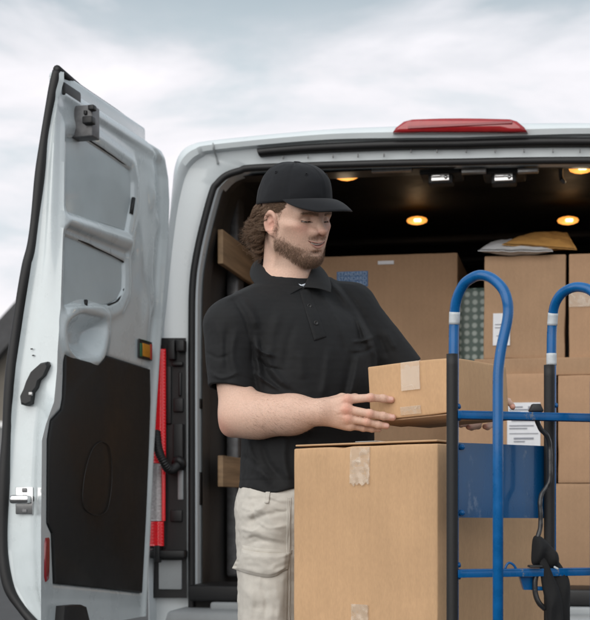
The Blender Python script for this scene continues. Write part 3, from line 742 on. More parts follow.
# --- the small carton in the man's hands
n1 = P(451.5, 356.5, 3.20); l1 = P(367.5, 367, 3.315); r1 = P(505.5, 366.5, 3.45)
a1 = l1 - n1; b1 = r1 - n1
bl_ = b1.length; b1 = (b1 - a1 * (b1.dot(a1) / a1.length_squared)).normalized() * bl_
c1 = a1.cross(b1); c1 = c1.normalized() * .1245
if c1.z > 0: c1 = -c1
held = carton('cardboard_box', n1, a1, b1, c1, M['card'], 'small tan carton held in the hands of the man', None, 3.0, .002, .003)
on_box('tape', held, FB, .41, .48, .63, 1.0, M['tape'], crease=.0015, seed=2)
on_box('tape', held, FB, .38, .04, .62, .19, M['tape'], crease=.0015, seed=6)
hx, hy, hz = held['_d']
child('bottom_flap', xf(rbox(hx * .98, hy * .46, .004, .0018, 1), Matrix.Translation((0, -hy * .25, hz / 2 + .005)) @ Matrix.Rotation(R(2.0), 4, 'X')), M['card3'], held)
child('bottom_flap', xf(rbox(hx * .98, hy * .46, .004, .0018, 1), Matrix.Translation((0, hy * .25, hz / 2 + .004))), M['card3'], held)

# --- cartons inside the van (their edges follow the van)
FR = (1, -1, (0, 1), (2, 1))
ZF = zf + .003
def van_carton(x0, y0, x1, y1, yv, depth, m, label, seed, tilt=0.0, floor=False, amp=.004):
    a, b = V(x0, y0, yv), V(x1, y1, yv)
    lo = ZF if floor else b.z
    w = lambda p: VO + EX * p.x + EY * p.y + Vector((0, 0, p.z))
    o = carton('cardboard_box', w(Vector((a.x, yv, lo))), EX * (b.x - a.x), EY * depth, Vector((0, 0, a.z - lo)), m, label, 'cartons loaded in the van', seed, amp)
    if tilt: o.rotation_euler.rotate_axis('Y', tilt)
    return o
YA = .66
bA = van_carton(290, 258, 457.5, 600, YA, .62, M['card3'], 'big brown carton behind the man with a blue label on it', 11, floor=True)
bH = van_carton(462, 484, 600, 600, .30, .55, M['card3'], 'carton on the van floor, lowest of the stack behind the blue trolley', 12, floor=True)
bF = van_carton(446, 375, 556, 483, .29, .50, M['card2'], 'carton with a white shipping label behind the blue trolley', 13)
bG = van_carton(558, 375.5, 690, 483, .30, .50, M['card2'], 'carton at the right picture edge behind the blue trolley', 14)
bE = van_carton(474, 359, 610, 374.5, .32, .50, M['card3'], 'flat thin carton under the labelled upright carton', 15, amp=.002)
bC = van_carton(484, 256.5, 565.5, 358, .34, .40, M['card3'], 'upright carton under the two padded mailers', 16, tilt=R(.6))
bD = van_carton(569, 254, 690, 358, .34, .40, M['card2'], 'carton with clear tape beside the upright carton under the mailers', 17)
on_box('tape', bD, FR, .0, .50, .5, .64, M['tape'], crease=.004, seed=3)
lc = on_box('white_label', bC, FR, .115, .13, .325, .44, M['paper'], lift=.002)
fl = on_box('shipping_label', bF, FR, .56, .33, .86, .735, M['paper'], lift=.002)
for (u0, v0, u1, v1) in ((.58, .69, .70, .70), (.58, .665, .76, .675), (.58, .64, .68, .65), (.60, .565, .82, .60), (.58, .52, .80, .528), (.58, .495, .74, .503), (.62, .40, .80, .415), (.62, .375, .72, .384), (.75, .66, .84, .70), (.58, .45, .84, .455)):
    on_box('print', bF, FR, u0, v0, u1, v1, M['ink'], lift=.0045, n=2)
for (u0, v0, u1, v1) in ((.16, .22, .27, .225), (.14, .33, .26, .336), (.14, .30, .24, .305)):
    on_box('print', bC, FR, u0, v0, u1, v1, M['ink'], lift=.0045, n=2)
# blue label and small white mark on the big carton
ax0, ax1 = V(290, 258, YA), V(457.5, 258, YA)
uu = lambda px: (V(px, 270, YA).x - ax0.x) / (ax1.x - ax0.x)
hh = ax0.z - ZF
vv = lambda py: (V(400, py, YA).z - ZF) / hh
lab = on_box('blue_label', bA, FR, uu(337), vv(285.5), uu(368), vv(270), M['bluelab'], lift=.003)
wl_ = on_box('white_mark', bA, FR, uu(378), vv(264), uu(394), vv(260.5), M['paper'], lift=.003)
def letters(name, body, parent, pos, size, m, rot=(90, 0, 0)):
    c = bpy.data.curves.new(name, 'FONT'); c.body = body; c.size = size; c.extrude = .0006; c.align_x = 'CENTER'; c.align_y = 'CENTER'
    tmp = bpy.data.objects.new('tmp', c); COL.objects.link(tmp); bpy.context.view_layer.update()
    me = bpy.data.meshes.new_from_object(tmp.evaluated_get(bpy.context.evaluated_depsgraph_get())); bpy.data.objects.remove(tmp); bpy.data.curves.remove(c)
    me.materials.clear(); me.materials.append(m)
    o = bpy.data.objects.new(name, me); COL.objects.link(o); o.parent = parent
    o.location = pos; o.rotation_euler = tuple(R(a) for a in rot); return o
for k, py in enumerate((273.3, 278, 282.6)):
    letters('lettering', 'STANDARD', bA, ((uu(353) - .5) * bA['_d'][0], -bA['_d'][1] / 2 - .0135, (vv(py) - .5) * bA['_d'][2]), .021, M['faded'])

# green parcel with pale dots
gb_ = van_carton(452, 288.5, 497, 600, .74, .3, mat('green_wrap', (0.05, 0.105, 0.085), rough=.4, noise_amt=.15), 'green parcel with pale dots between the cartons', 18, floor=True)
gb_.name = 'wrapped_parcel'; gb_['category'] = 'parcel'
m = gb_.data.materials[0]; nt = m.node_tree; bs = nt.nodes['Principled BSDF']
vo = nt.nodes.new('ShaderNodeTexVoronoi'); vo.inputs['Scale'].default_value = 33; vo.inputs['Randomness'].default_value = .12
tc = nt.nodes.new('ShaderNodeTexCoord'); nt.links.new(tc.outputs['Object'], vo.inputs['Vector'])
cr = nt.nodes.new('ShaderNodeValToRGB'); cr.color_ramp.elements[0].position = .22; cr.color_ramp.elements[0].color = (.42, .5, .47, 1); cr.color_ramp.elements[1].position = .42; cr.color_ramp.elements[1].color = (.05, .105, .085, 1)
nt.links.new(vo.outputs['Distance'], cr.inputs['Fac']); nt.links.new(cr.outputs[0], bs.inputs['Base Color'])

# --- padded mailers on the upright carton
def mailer(name, outline, yv0, yv1, m, label, th):
    """a pillow between a bottom outline at the carton top and its puffed upper sheet: outline in van-local x, y with heights"""
    n = 26; V_, F_ = [], []
    (p00, p10, p11, p01) = outline
    for side in (1, -1):
        for i in range(n + 1):
            for k in range(n + 1):
                u, w = i / n, k / n
                p = p00.lerp(p10, u).lerp(p01.lerp(p11, u), w)
                e = (max(0, 4 * u * (1 - u)) ** .55) * (max(0, 4 * w * (1 - w)) ** .55)
                wr = .006 * noise.noise(Vector((u * 5, w * 9, th * 90))) + .003 * noise.noise(Vector((u * 16, w * 16, th * 50)))
                V_.append(Vector((p.x, p.y, p.z + side * (th * .5 * e + .0012) + wr * (.4 + .6 * e))))
    N = n + 1
    for i in range(n):
        for k in range(n):
            f = (i * N + k, (i + 1) * N + k, (i + 1) * N + k + 1, i * N + k + 1); F_.append(f); F_.append(tuple(N * N + j for j in f[::-1]))
    rim = [i * N for i in range(N)] + [n * N + k for k in range(1, N)] + [i * N + n for i in range(n - 1, -1, -1)] + [k for k in range(n - 1, 0, -1)]
    for a, b in zip(rim, rim[1:] + rim[:1]): F_.append((a, b, N * N + b, N * N + a))
    W = [VO + EX * v.x + EY * v.y + Vector((0, 0, v.z)) for v in V_]
    o = mesh(name, W, F_, m); tag(o, label, 'mailer', 'padded mailers on the carton'); return o
zC = V(484, 256.5, .34).z
mailer('padded_mailer', (V(478, 251, .30), V(553, 251.5, .30), V(548, 244, .66), V(492, 243, .66)), 0, 0, M['mailer_w'], 'white padded mailer lying on the upright carton in the van', .050)
mailer('padded_mailer', (V(502, 244.5, .335), V(577, 249.5, .34), V(567, 233, .55), V(524, 236, .66)), 0, 0, M['mailer_k'], 'orange kraft mailer lying on top of the white mailer', .040)

# ------------------------------------------------------------------ the blue trolley
tr = thing('hand_truck', (P(500, 505, 2.9).x, 2.9, 0), 'blue tubular hand truck with looped handles in front of the cartons', 'hand truck')
aLd, bLd, aRd, bRd = 2.80, 2.70, 2.965, 2.865
def loop_path(pts): return [P(x, y, d) for x, y, d in pts]
GZ = CY + CAMZ * FPX / 2.8 - 60
def lerp(a, b, t): return a + (b - a) * t
def rail(px_pts, dA, dB, xs):
    pts = []
    for x, y, t in px_pts: pts.append(P(x, y, lerp(dA, dB, t)))
    c = catmull(pts[1:-1], 8)
    return [pts[0]] + c + [pts[-1]]
left = [(453.5, 960, 0), (453.6, 420, 0), (453.8, 350, 0), (454.2, 325, 0), (456, 302, .08), (463, 285.4, .25), (472, 278, .42), (480, 275.3, .55), (489, 277, .68), (497, 282.3, .82), (503.5, 290, .92), (507, 299.5, 1), (508.2, 310, 1), (507, 322, 1), (501.5, 347, 1), (498.5, 369, 1), (497.9, 390, 1), (497.9, 430, 1), (498, 980, 1)]
right = [(551.2, 925, 0), (551.3, 420, 0), (551.5, 350, 0), (552.2, 326, 0), (554.2, 307, .08), (560, 295.5, .22), (568, 289.5, .38), (577, 287, .52), (587, 288.6, .68), (595, 294, .82), (601, 302, .93), (604, 312, 1), (604.5, 323, 1), (602, 340, 1), (597, 362, 1), (595.2, 380, 1), (595, 400, 1), (595, 440, 1), (595, 945, 1)]
rails = []
for pts, dA, dB in ((left, aLd, bLd), (right, aRd, bRd)):
    c = rail(pts, dA, dB, 0); 
    rails.append(c); mesh('side_rail', *tube(c, .0100, 18), M['blue'], tr)
# black protective strips along the rear tubes
for (x, y0, d) in ((452.2, 354, aLd - .012), (549.3, 365, aRd - .012)):
    p0, p1 = P(x, y0, d), P(x, 920, d)
    mesh('sleeve', *tube([p0, p0.lerp(p1, .02), p0.lerp(p1, .5), p1], .0112, 16), M['foam'], tr)
def rail_piece(c, y0, y1):
    """the stretch of the rising tube that shows between two photo rows"""
    ys = np.array([CY - (p[2] - CAMZ) / p[1] * FPX for p in c]); up = int(np.argmin(ys)); c = [np.array(p) for p in c]
    def at(y):
        for i in range(up):
            if ys[i] >= y >= ys[i + 1]: t = (ys[i] - y) / (ys[i] - ys[i + 1]); return c[i] + (c[i + 1] - c[i]) * t
    return [at(y) for y in np.linspace(y1, y0, 6)]
for c, y0, y1 in ((rails[0], 312, 324.5), (rails[1], 313, 325.5), (rails[1], 353.5, 365.5)):
    mesh('reflective_band', *tube(rail_piece(c, y0, y1), .0107, 18), M['band'], tr)
def bar(name, p, q, w, h, m, par=tr):
    p, q = Vector(p), Vector(q); u = (q - p); L_ = u.length; u.normalize(); z = Vector((0, 0, 1)); z = (z - u * z.dot(u)).normalized(); y = z.cross(u)
    return mesh(name, *xf(rbox(L_, w, h, min(w, h) * .22, 1), frame((p + q) / 2, u, y, z)), m, par, angle=50)
# each bar is an open channel: web and two lips
def channel(y0, y1, dl, dr):
    p, q = P(457, y0, dl), P(599, y1, dr)
    bar('crossbar', p, q, .034, .004, M['blue'])
    yv = Vector((0, -.017, -.006)); o = bar('crossbar_lip', p + yv, q + yv, .003, .015, M['blue']); 
    yv = Vector((0, .017, -.006)); bar('crossbar_lip', p + yv, q + yv, .003, .015, M['blue'])
channel(412, 415.3, 2.80, 2.945); channel(570.5, 568.5, 2.80, 2.945); channel(760, 745, 2.80, 2.945)
pl = [P(458.2, 442.6, 2.815), P(556, 446.5, 2.985), P(555.4, 518.4, 2.985), P(458.2, 517.7, 2.815)]
n_ = (pl[1] - pl[0]).cross(pl[3] - pl[0]).normalized()
if n_.y < 0: n_ = -n_
v, f = prism(pl, [p + n_ * .003 for p in pl]); mesh('nose_plate', v, f, M['blueplate'], tr, smooth=False)
for (x, y, d) in ((462, 447, 2.816), (551, 451, 2.97), (551, 513, 2.97), (462, 513, 2.816)):
    mesh('rivet', *xf(lathe([(0, -.004), (.004, -.003), (.006, 0), (.006, .003)], 12), Matrix.Translation(P(x, y, d)) @ Matrix.Rotation(R(90), 4, 'Z')), M['blue'], tr)
# weld beads where the bars meet the tubes
def weld(p, r=.0135):
    ring = [Vector(p) + Vector((r * math.cos(a), r * math.sin(a), .0022 * math.sin(a * 9))) for a in np.linspace(0, 2 * math.pi, 37)[:-1]]
    mesh('weld_bead', *tube(ring, .0032, 6, closed=True), M['blue'], tr)
for y in (412, 570.5):
    for dy in (-5.5, 6.5):
        weld(P(454, y + dy, aLd), .0105); weld(P(551.4, y + dy - 1, aRd), .0105)
# bracket and hook under the lower bar
tb = [P(520, 577, 2.86), P(534, 577, 2.875), P(537.5, 590, 2.88), P(524, 590, 2.865)]
mesh('bracket', *prism(tb, [p + Vector((0, .02, 0)) for p in tb]), M['blue'], tr, smooth=False)
bar('bracket', P(533, 588.5, 2.878), P(548, 588.5, 2.893), .02, .008, M['blue'])
hk = catmull([P(505, 569, 2.85), P(507, 564.5, 2.85), P(510, 563, 2.852), P(514, 565.5, 2.855), P(516.5, 570, 2.858)], 5)
mesh('hook', *tube(hk, .0025, 8), M['blue'], tr)
# toe plate and wheels below the picture
z0 = .012
a_, b_, c_ = P(450, 505, 2.8), P(598, 505, 2.96), P(595, 505, 2.86)
toe = [Vector((a_.x - .01, a_.y + .0, z0)), Vector((b_.x + .02, b_.y, z0)), Vector((b_.x + .04, b_.y - .3, z0)), Vector((a_.x + .01, a_.y - .3, z0))]
mesh('toe_plate', *prism(toe, [p + Vector((0, 0, .006)) for p in toe]), M['blue'], tr, smooth=False)
dirv = (b_ - a_).normalized(); dirv.z = 0
for pt in (a_ - dirv * .05, b_ + dirv * .05):
    Mx = frame(Vector((pt.x, pt.y + .08, .13)), dirv, Vector((-dirv.y, dirv.x, 0)), Vector((0, 0, 1)))
    w = mesh('wheel', *xf(lathe([(.06, -.03), (.11, -.035), (.128, -.02), (.13, 0), (.128, .02), (.11, .035), (.06, .03)], 28), Mx), M['tyre'], tr)
    mesh('rim', *xf(lathe([(.012, -.036), (.03, -.03), (.062, -.028), (.062, .028), (.03, .03), (.012, .036)], 20), Mx), M['band'], w)
mesh('axle', *tube([Vector((a_.x, a_.y + .08, .13)) - dirv * .08, Vector((b_.x, b_.y + .08, .13)) + dirv * .08], .009, 10), M['darksteel'], tr)
for pt in (a_, b_): mesh('wheel_bracket', *tube([Vector((pt.x, pt.y, .26)), Vector((pt.x, pt.y + .08, .13))], .012, 8), M['blue'], tr)

# ------------------------------------------------------------------ the strap hooked over the trolley
st = thing('ratchet_strap', P(545, 520, 2.91), 'black bungee strap with a bundle of webbing hung on the trolley', 'strap')
ds = 2.90
cord = [(536, 412, 2.885), (537.2, 421, 2.885), (541, 429.5, 2.89), (547, 436, 2.895), (549.6, 446, 2.90), (550, 463, 2.90), (549.6, 480, 2.90), (546, 488, 2.90), (541.6, 494.5, 2.895), (540, 503, 2.89), (540.6, 516, 2.89), (540.2, 528, 2.89), (537.4, 538, 2.885), (536, 545, 2.885)]
cp = catmull([P(*c) for c in cord], 8)
rr = [.0049 + .0002 * math.sin(i * .9) for i in range(len(cp))]
mesh('cord', *tube(cp, rr, 10), M['cordm'], st)
q = P(536, 408.3, 2.885); vf = rbox(.026, .022, .017, .004, 1)
vf = ([Vector((v.x * (1 + (-.25 if v.z > 0 else .1)), v.y, v.z)) for v in vf[0]], vf[1])
mesh('clip', *xf(vf, Matrix.Translation(q)), M['plastic'], st)
def puffy(name, outline, d, th, m, amp=.006, seed=0, nr=7):
    """a soft lump with the given outline (photo pixels), thickest in the middle"""
    q = [P(x, y, d) for x, y in outline]; q = [Vector(p) for p in catmull(q, 5, True)]
    c = sum(q, Vector()) / len(q); n = len(q); V_, F_ = [], []
    for side in (-1, 1):
        for k in range(nr + 1):
            t = k / nr
            for p in q:
                s = p.lerp(c, t); e = math.sqrt(max(0, 1 - (1 - t) ** 2.2))
                wr = amp * noise.noise(Vector((s.x * 45 + seed, s.z * 18, side * 2.0)))
                V_.append(Vector((s.x, s.y + side * (th * .5 * e) + wr * e, s.z)))
    for side in range(2):
        b = side * (nr + 1) * n
        for k in range(nr):
            for i in range(n):
                f = (b + k * n + i, b + k * n + (i + 1) % n, b + (k + 1) * n + (i + 1) % n, b + (k + 1) * n + i); F_.append(f if side == 0 else f[::-1])
    return mesh(name, V_, F_, m, st)
puffy('webbing_bundle', [(533, 538), (537, 535.5), (543, 538), (552, 547), (558, 554), (558.5, 564), (550, 569), (541, 567), (532, 564), (531.5, 550)], 2.885, .034, M['web'], .016, 3)
puffy('webbing_tail', [(539, 560), (549, 556), (558, 561), (566, 573), (570, 584), (570, 610), (569, 660), (556, 672), (548, 640), (547, 600), (543, 580)], 2.90, .045, M['web'], .012, 8)
puffy('webbing_tail', [(540, 558), (546, 560), (553, 575), (562, 600), (563, 640), (560, 668), (549, 660), (546, 610), (541, 580)], 2.872, .022, M['web'], .010, 5)
mesh('buckle', *xf(rbox(.026, .03, .005, .002, 1), Matrix.Translation(P(535, 566.4, 2.86))), M['plastic'], st)
mesh('buckle', *xf(rbox(.010, .006, .004, .0015, 1), Matrix.Translation(P(556, 568, 2.856)) @ Matrix.Rotation(R(30), 4, 'Y')), M['band'], st)
hk = catmull([P(537, 572, 2.87), P(535, 582, 2.87), P(535.5, 594, 2.87), P(539, 603, 2.87), P(545, 609, 2.875)], 6)
mesh('hook', *tube(hk, .0055, 10), M['cordm'], st)
# ------------------------------------------------------------------ the man: distance fields turned into one skin
def axis(*segs):
    """(start, stop, step) pieces joined into one uneven grid axis"""
    out = []
    for a, b, s in segs: out += list(np.arange(a, b - 1e-9, s))
    out.append(segs[-1][1]); return np.array(out, np.float32)

def nets(fn, ax, ay, az, B=8, margin=.010):
    """surface nets over an uneven grid; only the blocks near the surface are evaluated"""
    nx, ny, nz = len(ax), len(ay), len(az)
    Fd = np.empty((nx, ny, nz), np.float32)
    bx, by, bz = [np.arange(0, n, B) for n in (nx, ny, nz)]
    def cen(a, b): hi = np.minimum(b + B, len(a) - 1); return (a[b] + a[hi]) / 2, (a[hi] - a[b]) / 2
    (cx, hx_), (cy, hy_), (cz, hz_) = cen(ax, bx), cen(ay, by), cen(az, bz)
    Cg = np.stack(np.meshgrid(cx, cy, cz, indexing='ij'), -1).reshape(-1, 3)
    Hg = np.stack(np.meshgrid(hx_, hy_, hz_, indexing='ij'), -1).reshape(-1, 3)
    d = fn(Cg.astype(np.float32)); rad = np.linalg.norm(Hg, axis=1) * 1.25 + margin
    near = np.abs(d) < rad
    Bi = np.stack(np.meshgrid(bx, by, bz, indexing='ij'), -1).reshape(-1, 3)
    full = np.repeat(np.repeat(np.repeat(d.reshape(len(bx), len(by), len(bz)), B, 0), B, 1), B, 2)[:nx, :ny, :nz]
    Fd[:] = full
    idx = []
    for b in Bi[near]:
        i, j, k = (np.arange(b[0], min(b[0] + B, nx)), np.arange(b[1], min(b[1] + B, ny)), np.arange(b[2], min(b[2] + B, nz)))
        g_ = np.stack(np.meshgrid(i, j, k, indexing='ij'), -1).reshape(-1, 3); idx.append(g_)
    idx = np.concatenate(idx)
    for s in range(0, len(idx), 400000):
        q = idx[s:s + 400000]
        Fd[q[:, 0], q[:, 1], q[:, 2]] = fn(np.stack([ax[q[:, 0]], ay[q[:, 1]], az[q[:, 2]]], -1))
    S = Fd < 0
    c = [S[i:nx - 1 + i, j:ny - 1 + j, k:nz - 1 + k] for i in (0, 1) for j in (0, 1) for k in (0, 1)]
    alln = c[0].copy(); anyn = c[0].copy()
    for q in c[1:]: alln &= q; anyn |= q
    act = np.argwhere(anyn & ~alln)
    ids = np.full((nx - 1, ny - 1, nz - 1), -1, np.int32); ids[act[:, 0], act[:, 1], act[:, 2]] = np.arange(len(act))
    cor = {}
    for i in (0, 1):
        for j in (0, 1):
            for k in (0, 1): cor[i, j, k] = Fd[act[:, 0] + i, act[:, 1] + j, act[:, 2] + k]
    acc = np.zeros((len(act), 3)); cnt = np.zeros(len(act))
    for a in range(3):
        o = [q for q in range(3) if q != a]
        for u in (0, 1):
            for w in (0, 1):
                p0 = [0, 0, 0]; p0[o[0]] = u; p0[o[1]] = w; p1 = list(p0); p1[a] = 1
                f0, f1 = cor[tuple(p0)], cor[tuple(p1)]; x = (f0 < 0) != (f1 < 0)
                t = np.where(x, f0 / np.where(f0 == f1, 1, f0 - f1), 0)
                e = np.zeros((len(act), 3)); e[:, o[0]] = u; e[:, o[1]] = w; e[:, a] = t
                acc += e * x[:, None]; cnt += x
    loc = acc / cnt[:, None]
    Vt = np.empty((len(act), 3))
    for a, A in enumerate((ax, ay, az)):
        A = A.astype(float); Vt[:, a] = A[act[:, a]] + loc[:, a] * (A[act[:, a] + 1] - A[act[:, a]])
    quads = []
    for a in range(3):
        sl0 = [slice(None)] * 3; sl1 = [slice(None)] * 3; sl0[a] = slice(0, -1); sl1[a] = slice(1, None)
        X = np.argwhere(S[tuple(sl0)] != S[tuple(sl1)]); o = [(a + 1) % 3, (a + 2) % 3]
        X = X[(X[:, o[0]] > 0) & (X[:, o[1]] > 0) & (X[:, o[0]] < Fd.shape[o[0]] - 1) & (X[:, o[1]] < Fd.shape[o[1]] - 1)]
        flip = S[tuple(X.T)]
        def cell(du, dw):
            q = X.copy(); q[:, o[0]] -= du; q[:, o[1]] -= dw; return ids[tuple(q.T)]
        Q = np.stack([cell(1, 1), cell(0, 1), cell(0, 0), cell(1, 0)], 1); Q[~flip] = Q[~flip][:, ::-1]
        quads.append(Q)
    Q = np.concatenate(quads); Q = Q[(Q >= 0).all(1)]
    return Vt, Q

def np_mesh(name, Vt, Q, m, parent, color=None):
    me = bpy.data.meshes.new(name)
    me.vertices.add(len(Vt)); me.vertices.foreach_set('co', Vt.astype(np.float32).ravel())
    me.loops.add(Q.size); me.loops.foreach_set('vertex_index', Q.astype(np.int32).ravel())
    me.polygons.add(len(Q)); me.polygons.foreach_set('loop_start', np.arange(0, Q.size, 4, dtype=np.int32))
    me.update(calc_edges=True); me.validate(); me.shade_smooth()
    if color is not None:
        at = me.color_attributes.new('Col', 'FLOAT_COLOR', 'POINT')
        at.data.foreach_set('color', np.concatenate([color, np.ones((len(color), 1))], 1).astype(np.float32).ravel())
    return link(name, me, m, parent)

def biggest(Vt, Q):
    """keep the largest connected piece only: a body is one surface"""
    n = len(Vt); lab = np.arange(n)
    e = np.concatenate([Q[:, [0, 1]], Q[:, [1, 2]], Q[:, [2, 3]]])
    while True:
        m_ = np.minimum(lab[e[:, 0]], lab[e[:, 1]]); new = lab.copy()
        np.minimum.at(new, e[:, 0], m_); np.minimum.at(new, e[:, 1], m_); new = new[new]
        if (new == lab).all(): break
        lab = new
    u, c = np.unique(lab, return_counts=True); keep = lab == u[c.argmax()]
    mp = np.cumsum(keep) - 1
    Q = Q[keep[Q].all(1)]; return Vt[keep], mp[Q]

def smin(a, b, k): h = np.maximum(k - np.abs(a - b), 0) / k; return np.minimum(a, b) - h * h * k * .25
def smax(a, b, k): return -smin(-a, -b, k)
def ball(p, c, r): return np.linalg.norm(p - np.asarray(c, np.float32), axis=1) - r
def ell(p, c, r):
    q = (p - np.asarray(c, np.float32)); r = np.asarray(r, np.float32)
    k0 = np.linalg.norm(q / r, axis=1); k1 = np.linalg.norm(q / (r * r), axis=1); return k0 * (k0 - 1) / np.maximum(k1, 1e-6)
def cone(p, a, b, ra, rb):
    a = np.asarray(a, np.float32); e = np.asarray(b, np.float32) - a; w = p - a
    t = np.clip(w @ e / (e @ e), 0, 1); return np.linalg.norm(w - t[:, None] * e, axis=1) - (ra + (rb - ra) * t)
def segdist(p, a, b):
    a = np.asarray(a, np.float32); e = np.asarray(b, np.float32) - a; w = p - a
    t = np.clip(w @ e / (e @ e), 0, 1); return np.linalg.norm(w - t[:, None] * e, axis=1), t
def chain(p, pts, rs, k=.006):
    d = None
    for i in range(len(pts) - 1):
        c = cone(p, pts[i], pts[i + 1], rs[i], rs[i + 1]); d = c if d is None else smin(d, c, k)
    return d
def proj(p):
    return CX + p[:, 0] / p[:, 1] * FPX, CY - (p[:, 2] - CAMZ) / p[:, 1] * FPX
def nz3(p, s, seed=0.0):
    """cheap smooth noise from a few sines"""
    x, y, z = p[:, 0] * s + seed, p[:, 1] * s + seed * 1.7, p[:, 2] * s - seed
    return (np.sin(x * 1.3 + np.sin(y * 1.7 + z)) + np.sin(y * 1.9 + np.sin(z * 1.4 + x * .7)) + np.sin(z * 2.1 + np.sin(x * 1.1 - y))) / 3
def capped(fn, C_, Rr):
    """evaluate fn only inside a ball; outside it the distance to the ball stands in"""
    C_ = np.asarray(C_, np.float32)
    def g_(p):
        r = np.linalg.norm(p - C_, axis=1); d = (r - Rr + .03).astype(np.float32); i = r < Rr
        if i.any(): d[i] = fn(p[i])
        return d
    return g_

# --- head frame: origin between the ears at eye level
HC = NP(292.0, 215.5, 3.50)
yaw, pit, rol = R(45), R(15), R(8)
hF = np.array([math.sin(yaw) * math.cos(pit), -math.cos(yaw) * math.cos(pit), -math.sin(pit)])
hL = np.array([math.cos(yaw), math.sin(yaw), 0.0]); hU = np.cross(hL, hF); hU = -hU if hU[2] < 0 else hU
hL, hU = hL * math.cos(rol) + hU * math.sin(rol), hU * math.cos(rol) - hL * math.sin(rol)
HM = np.stack([hF, hL, hU], 1)                    # columns: forward, to his left, up
# the lower face is drawn on an even ruler and then shortened to this man's proportions
UA, UM = np.array([-.594, -.107, -.0700, -.0570, -.0345, -.0230, -.003, .997]), np.array([-.606, -.119, -.082, -.0697, -.049, -.0385, -.003, .997])
_us = np.linspace(-.25, .25, 2001); _k = np.exp(-np.linspace(-3, 3, 121) ** 2 / 2); _k /= _k.sum()      # eased so that no crease shows
_um = np.interp(_us, UA, UM); _um = _us + np.convolve(np.pad(_um - _us, 60, mode='edge'), _k, 'valid')
def u_model(u): return np.interp(u, _us, _um)
def u_real(u): return np.interp(u, _um, _us)
def Hd(f, l, u):
    u = float(u_real(u))
    return HC + HM @ np.array([f, l, u])
def toH(p):
    q = ((p - HC) @ HM).astype(np.float32); q[:, 2] += (u_model(q[:, 2]) - q[:, 2]) * smooth01((q[:, 0] - .018) / .034); return q
def toR(p): return ((p - HC) @ HM).astype(np.float32)

def lip_fields(al, u):
    """upper lip, lower lip and mouth opening (0..1) at sideways distance al and height u on the model ruler"""
    W_ = .0295
    m_ = -.0700 + 10.5 * al * al
    x = np.clip(al / W_, 0, 1); k = 1 - x * x
    top = .0066 * k - .0014 * np.exp(-(al / .0035) ** 2); low = .0095 * k
    tu, tl = (u - m_) / np.maximum(top, 1e-4), (m_ - u) / np.maximum(low, 1e-4)
    up = np.where((tu > 0) & (tu < 1) & (al < W_), np.sin(np.pi * np.clip(tu, 0, 1)) ** .7, 0)
    lo = np.where((tl > 0) & (tl < 1) & (al < W_), np.sin(np.pi * np.clip(tl, 0, 1)) ** .7, 0)
    o = .0022 * np.clip(1 - (al / .0235) ** 2, 0, 1) + .0006
    gr = smooth01((o + .0008 - np.abs(u - m_ + .0004)) / .0014) * smooth01((W_ - .001 - al) / .003)
    return up * smooth01((W_ - al) / .004), lo * smooth01((W_ - al) / .004), gr
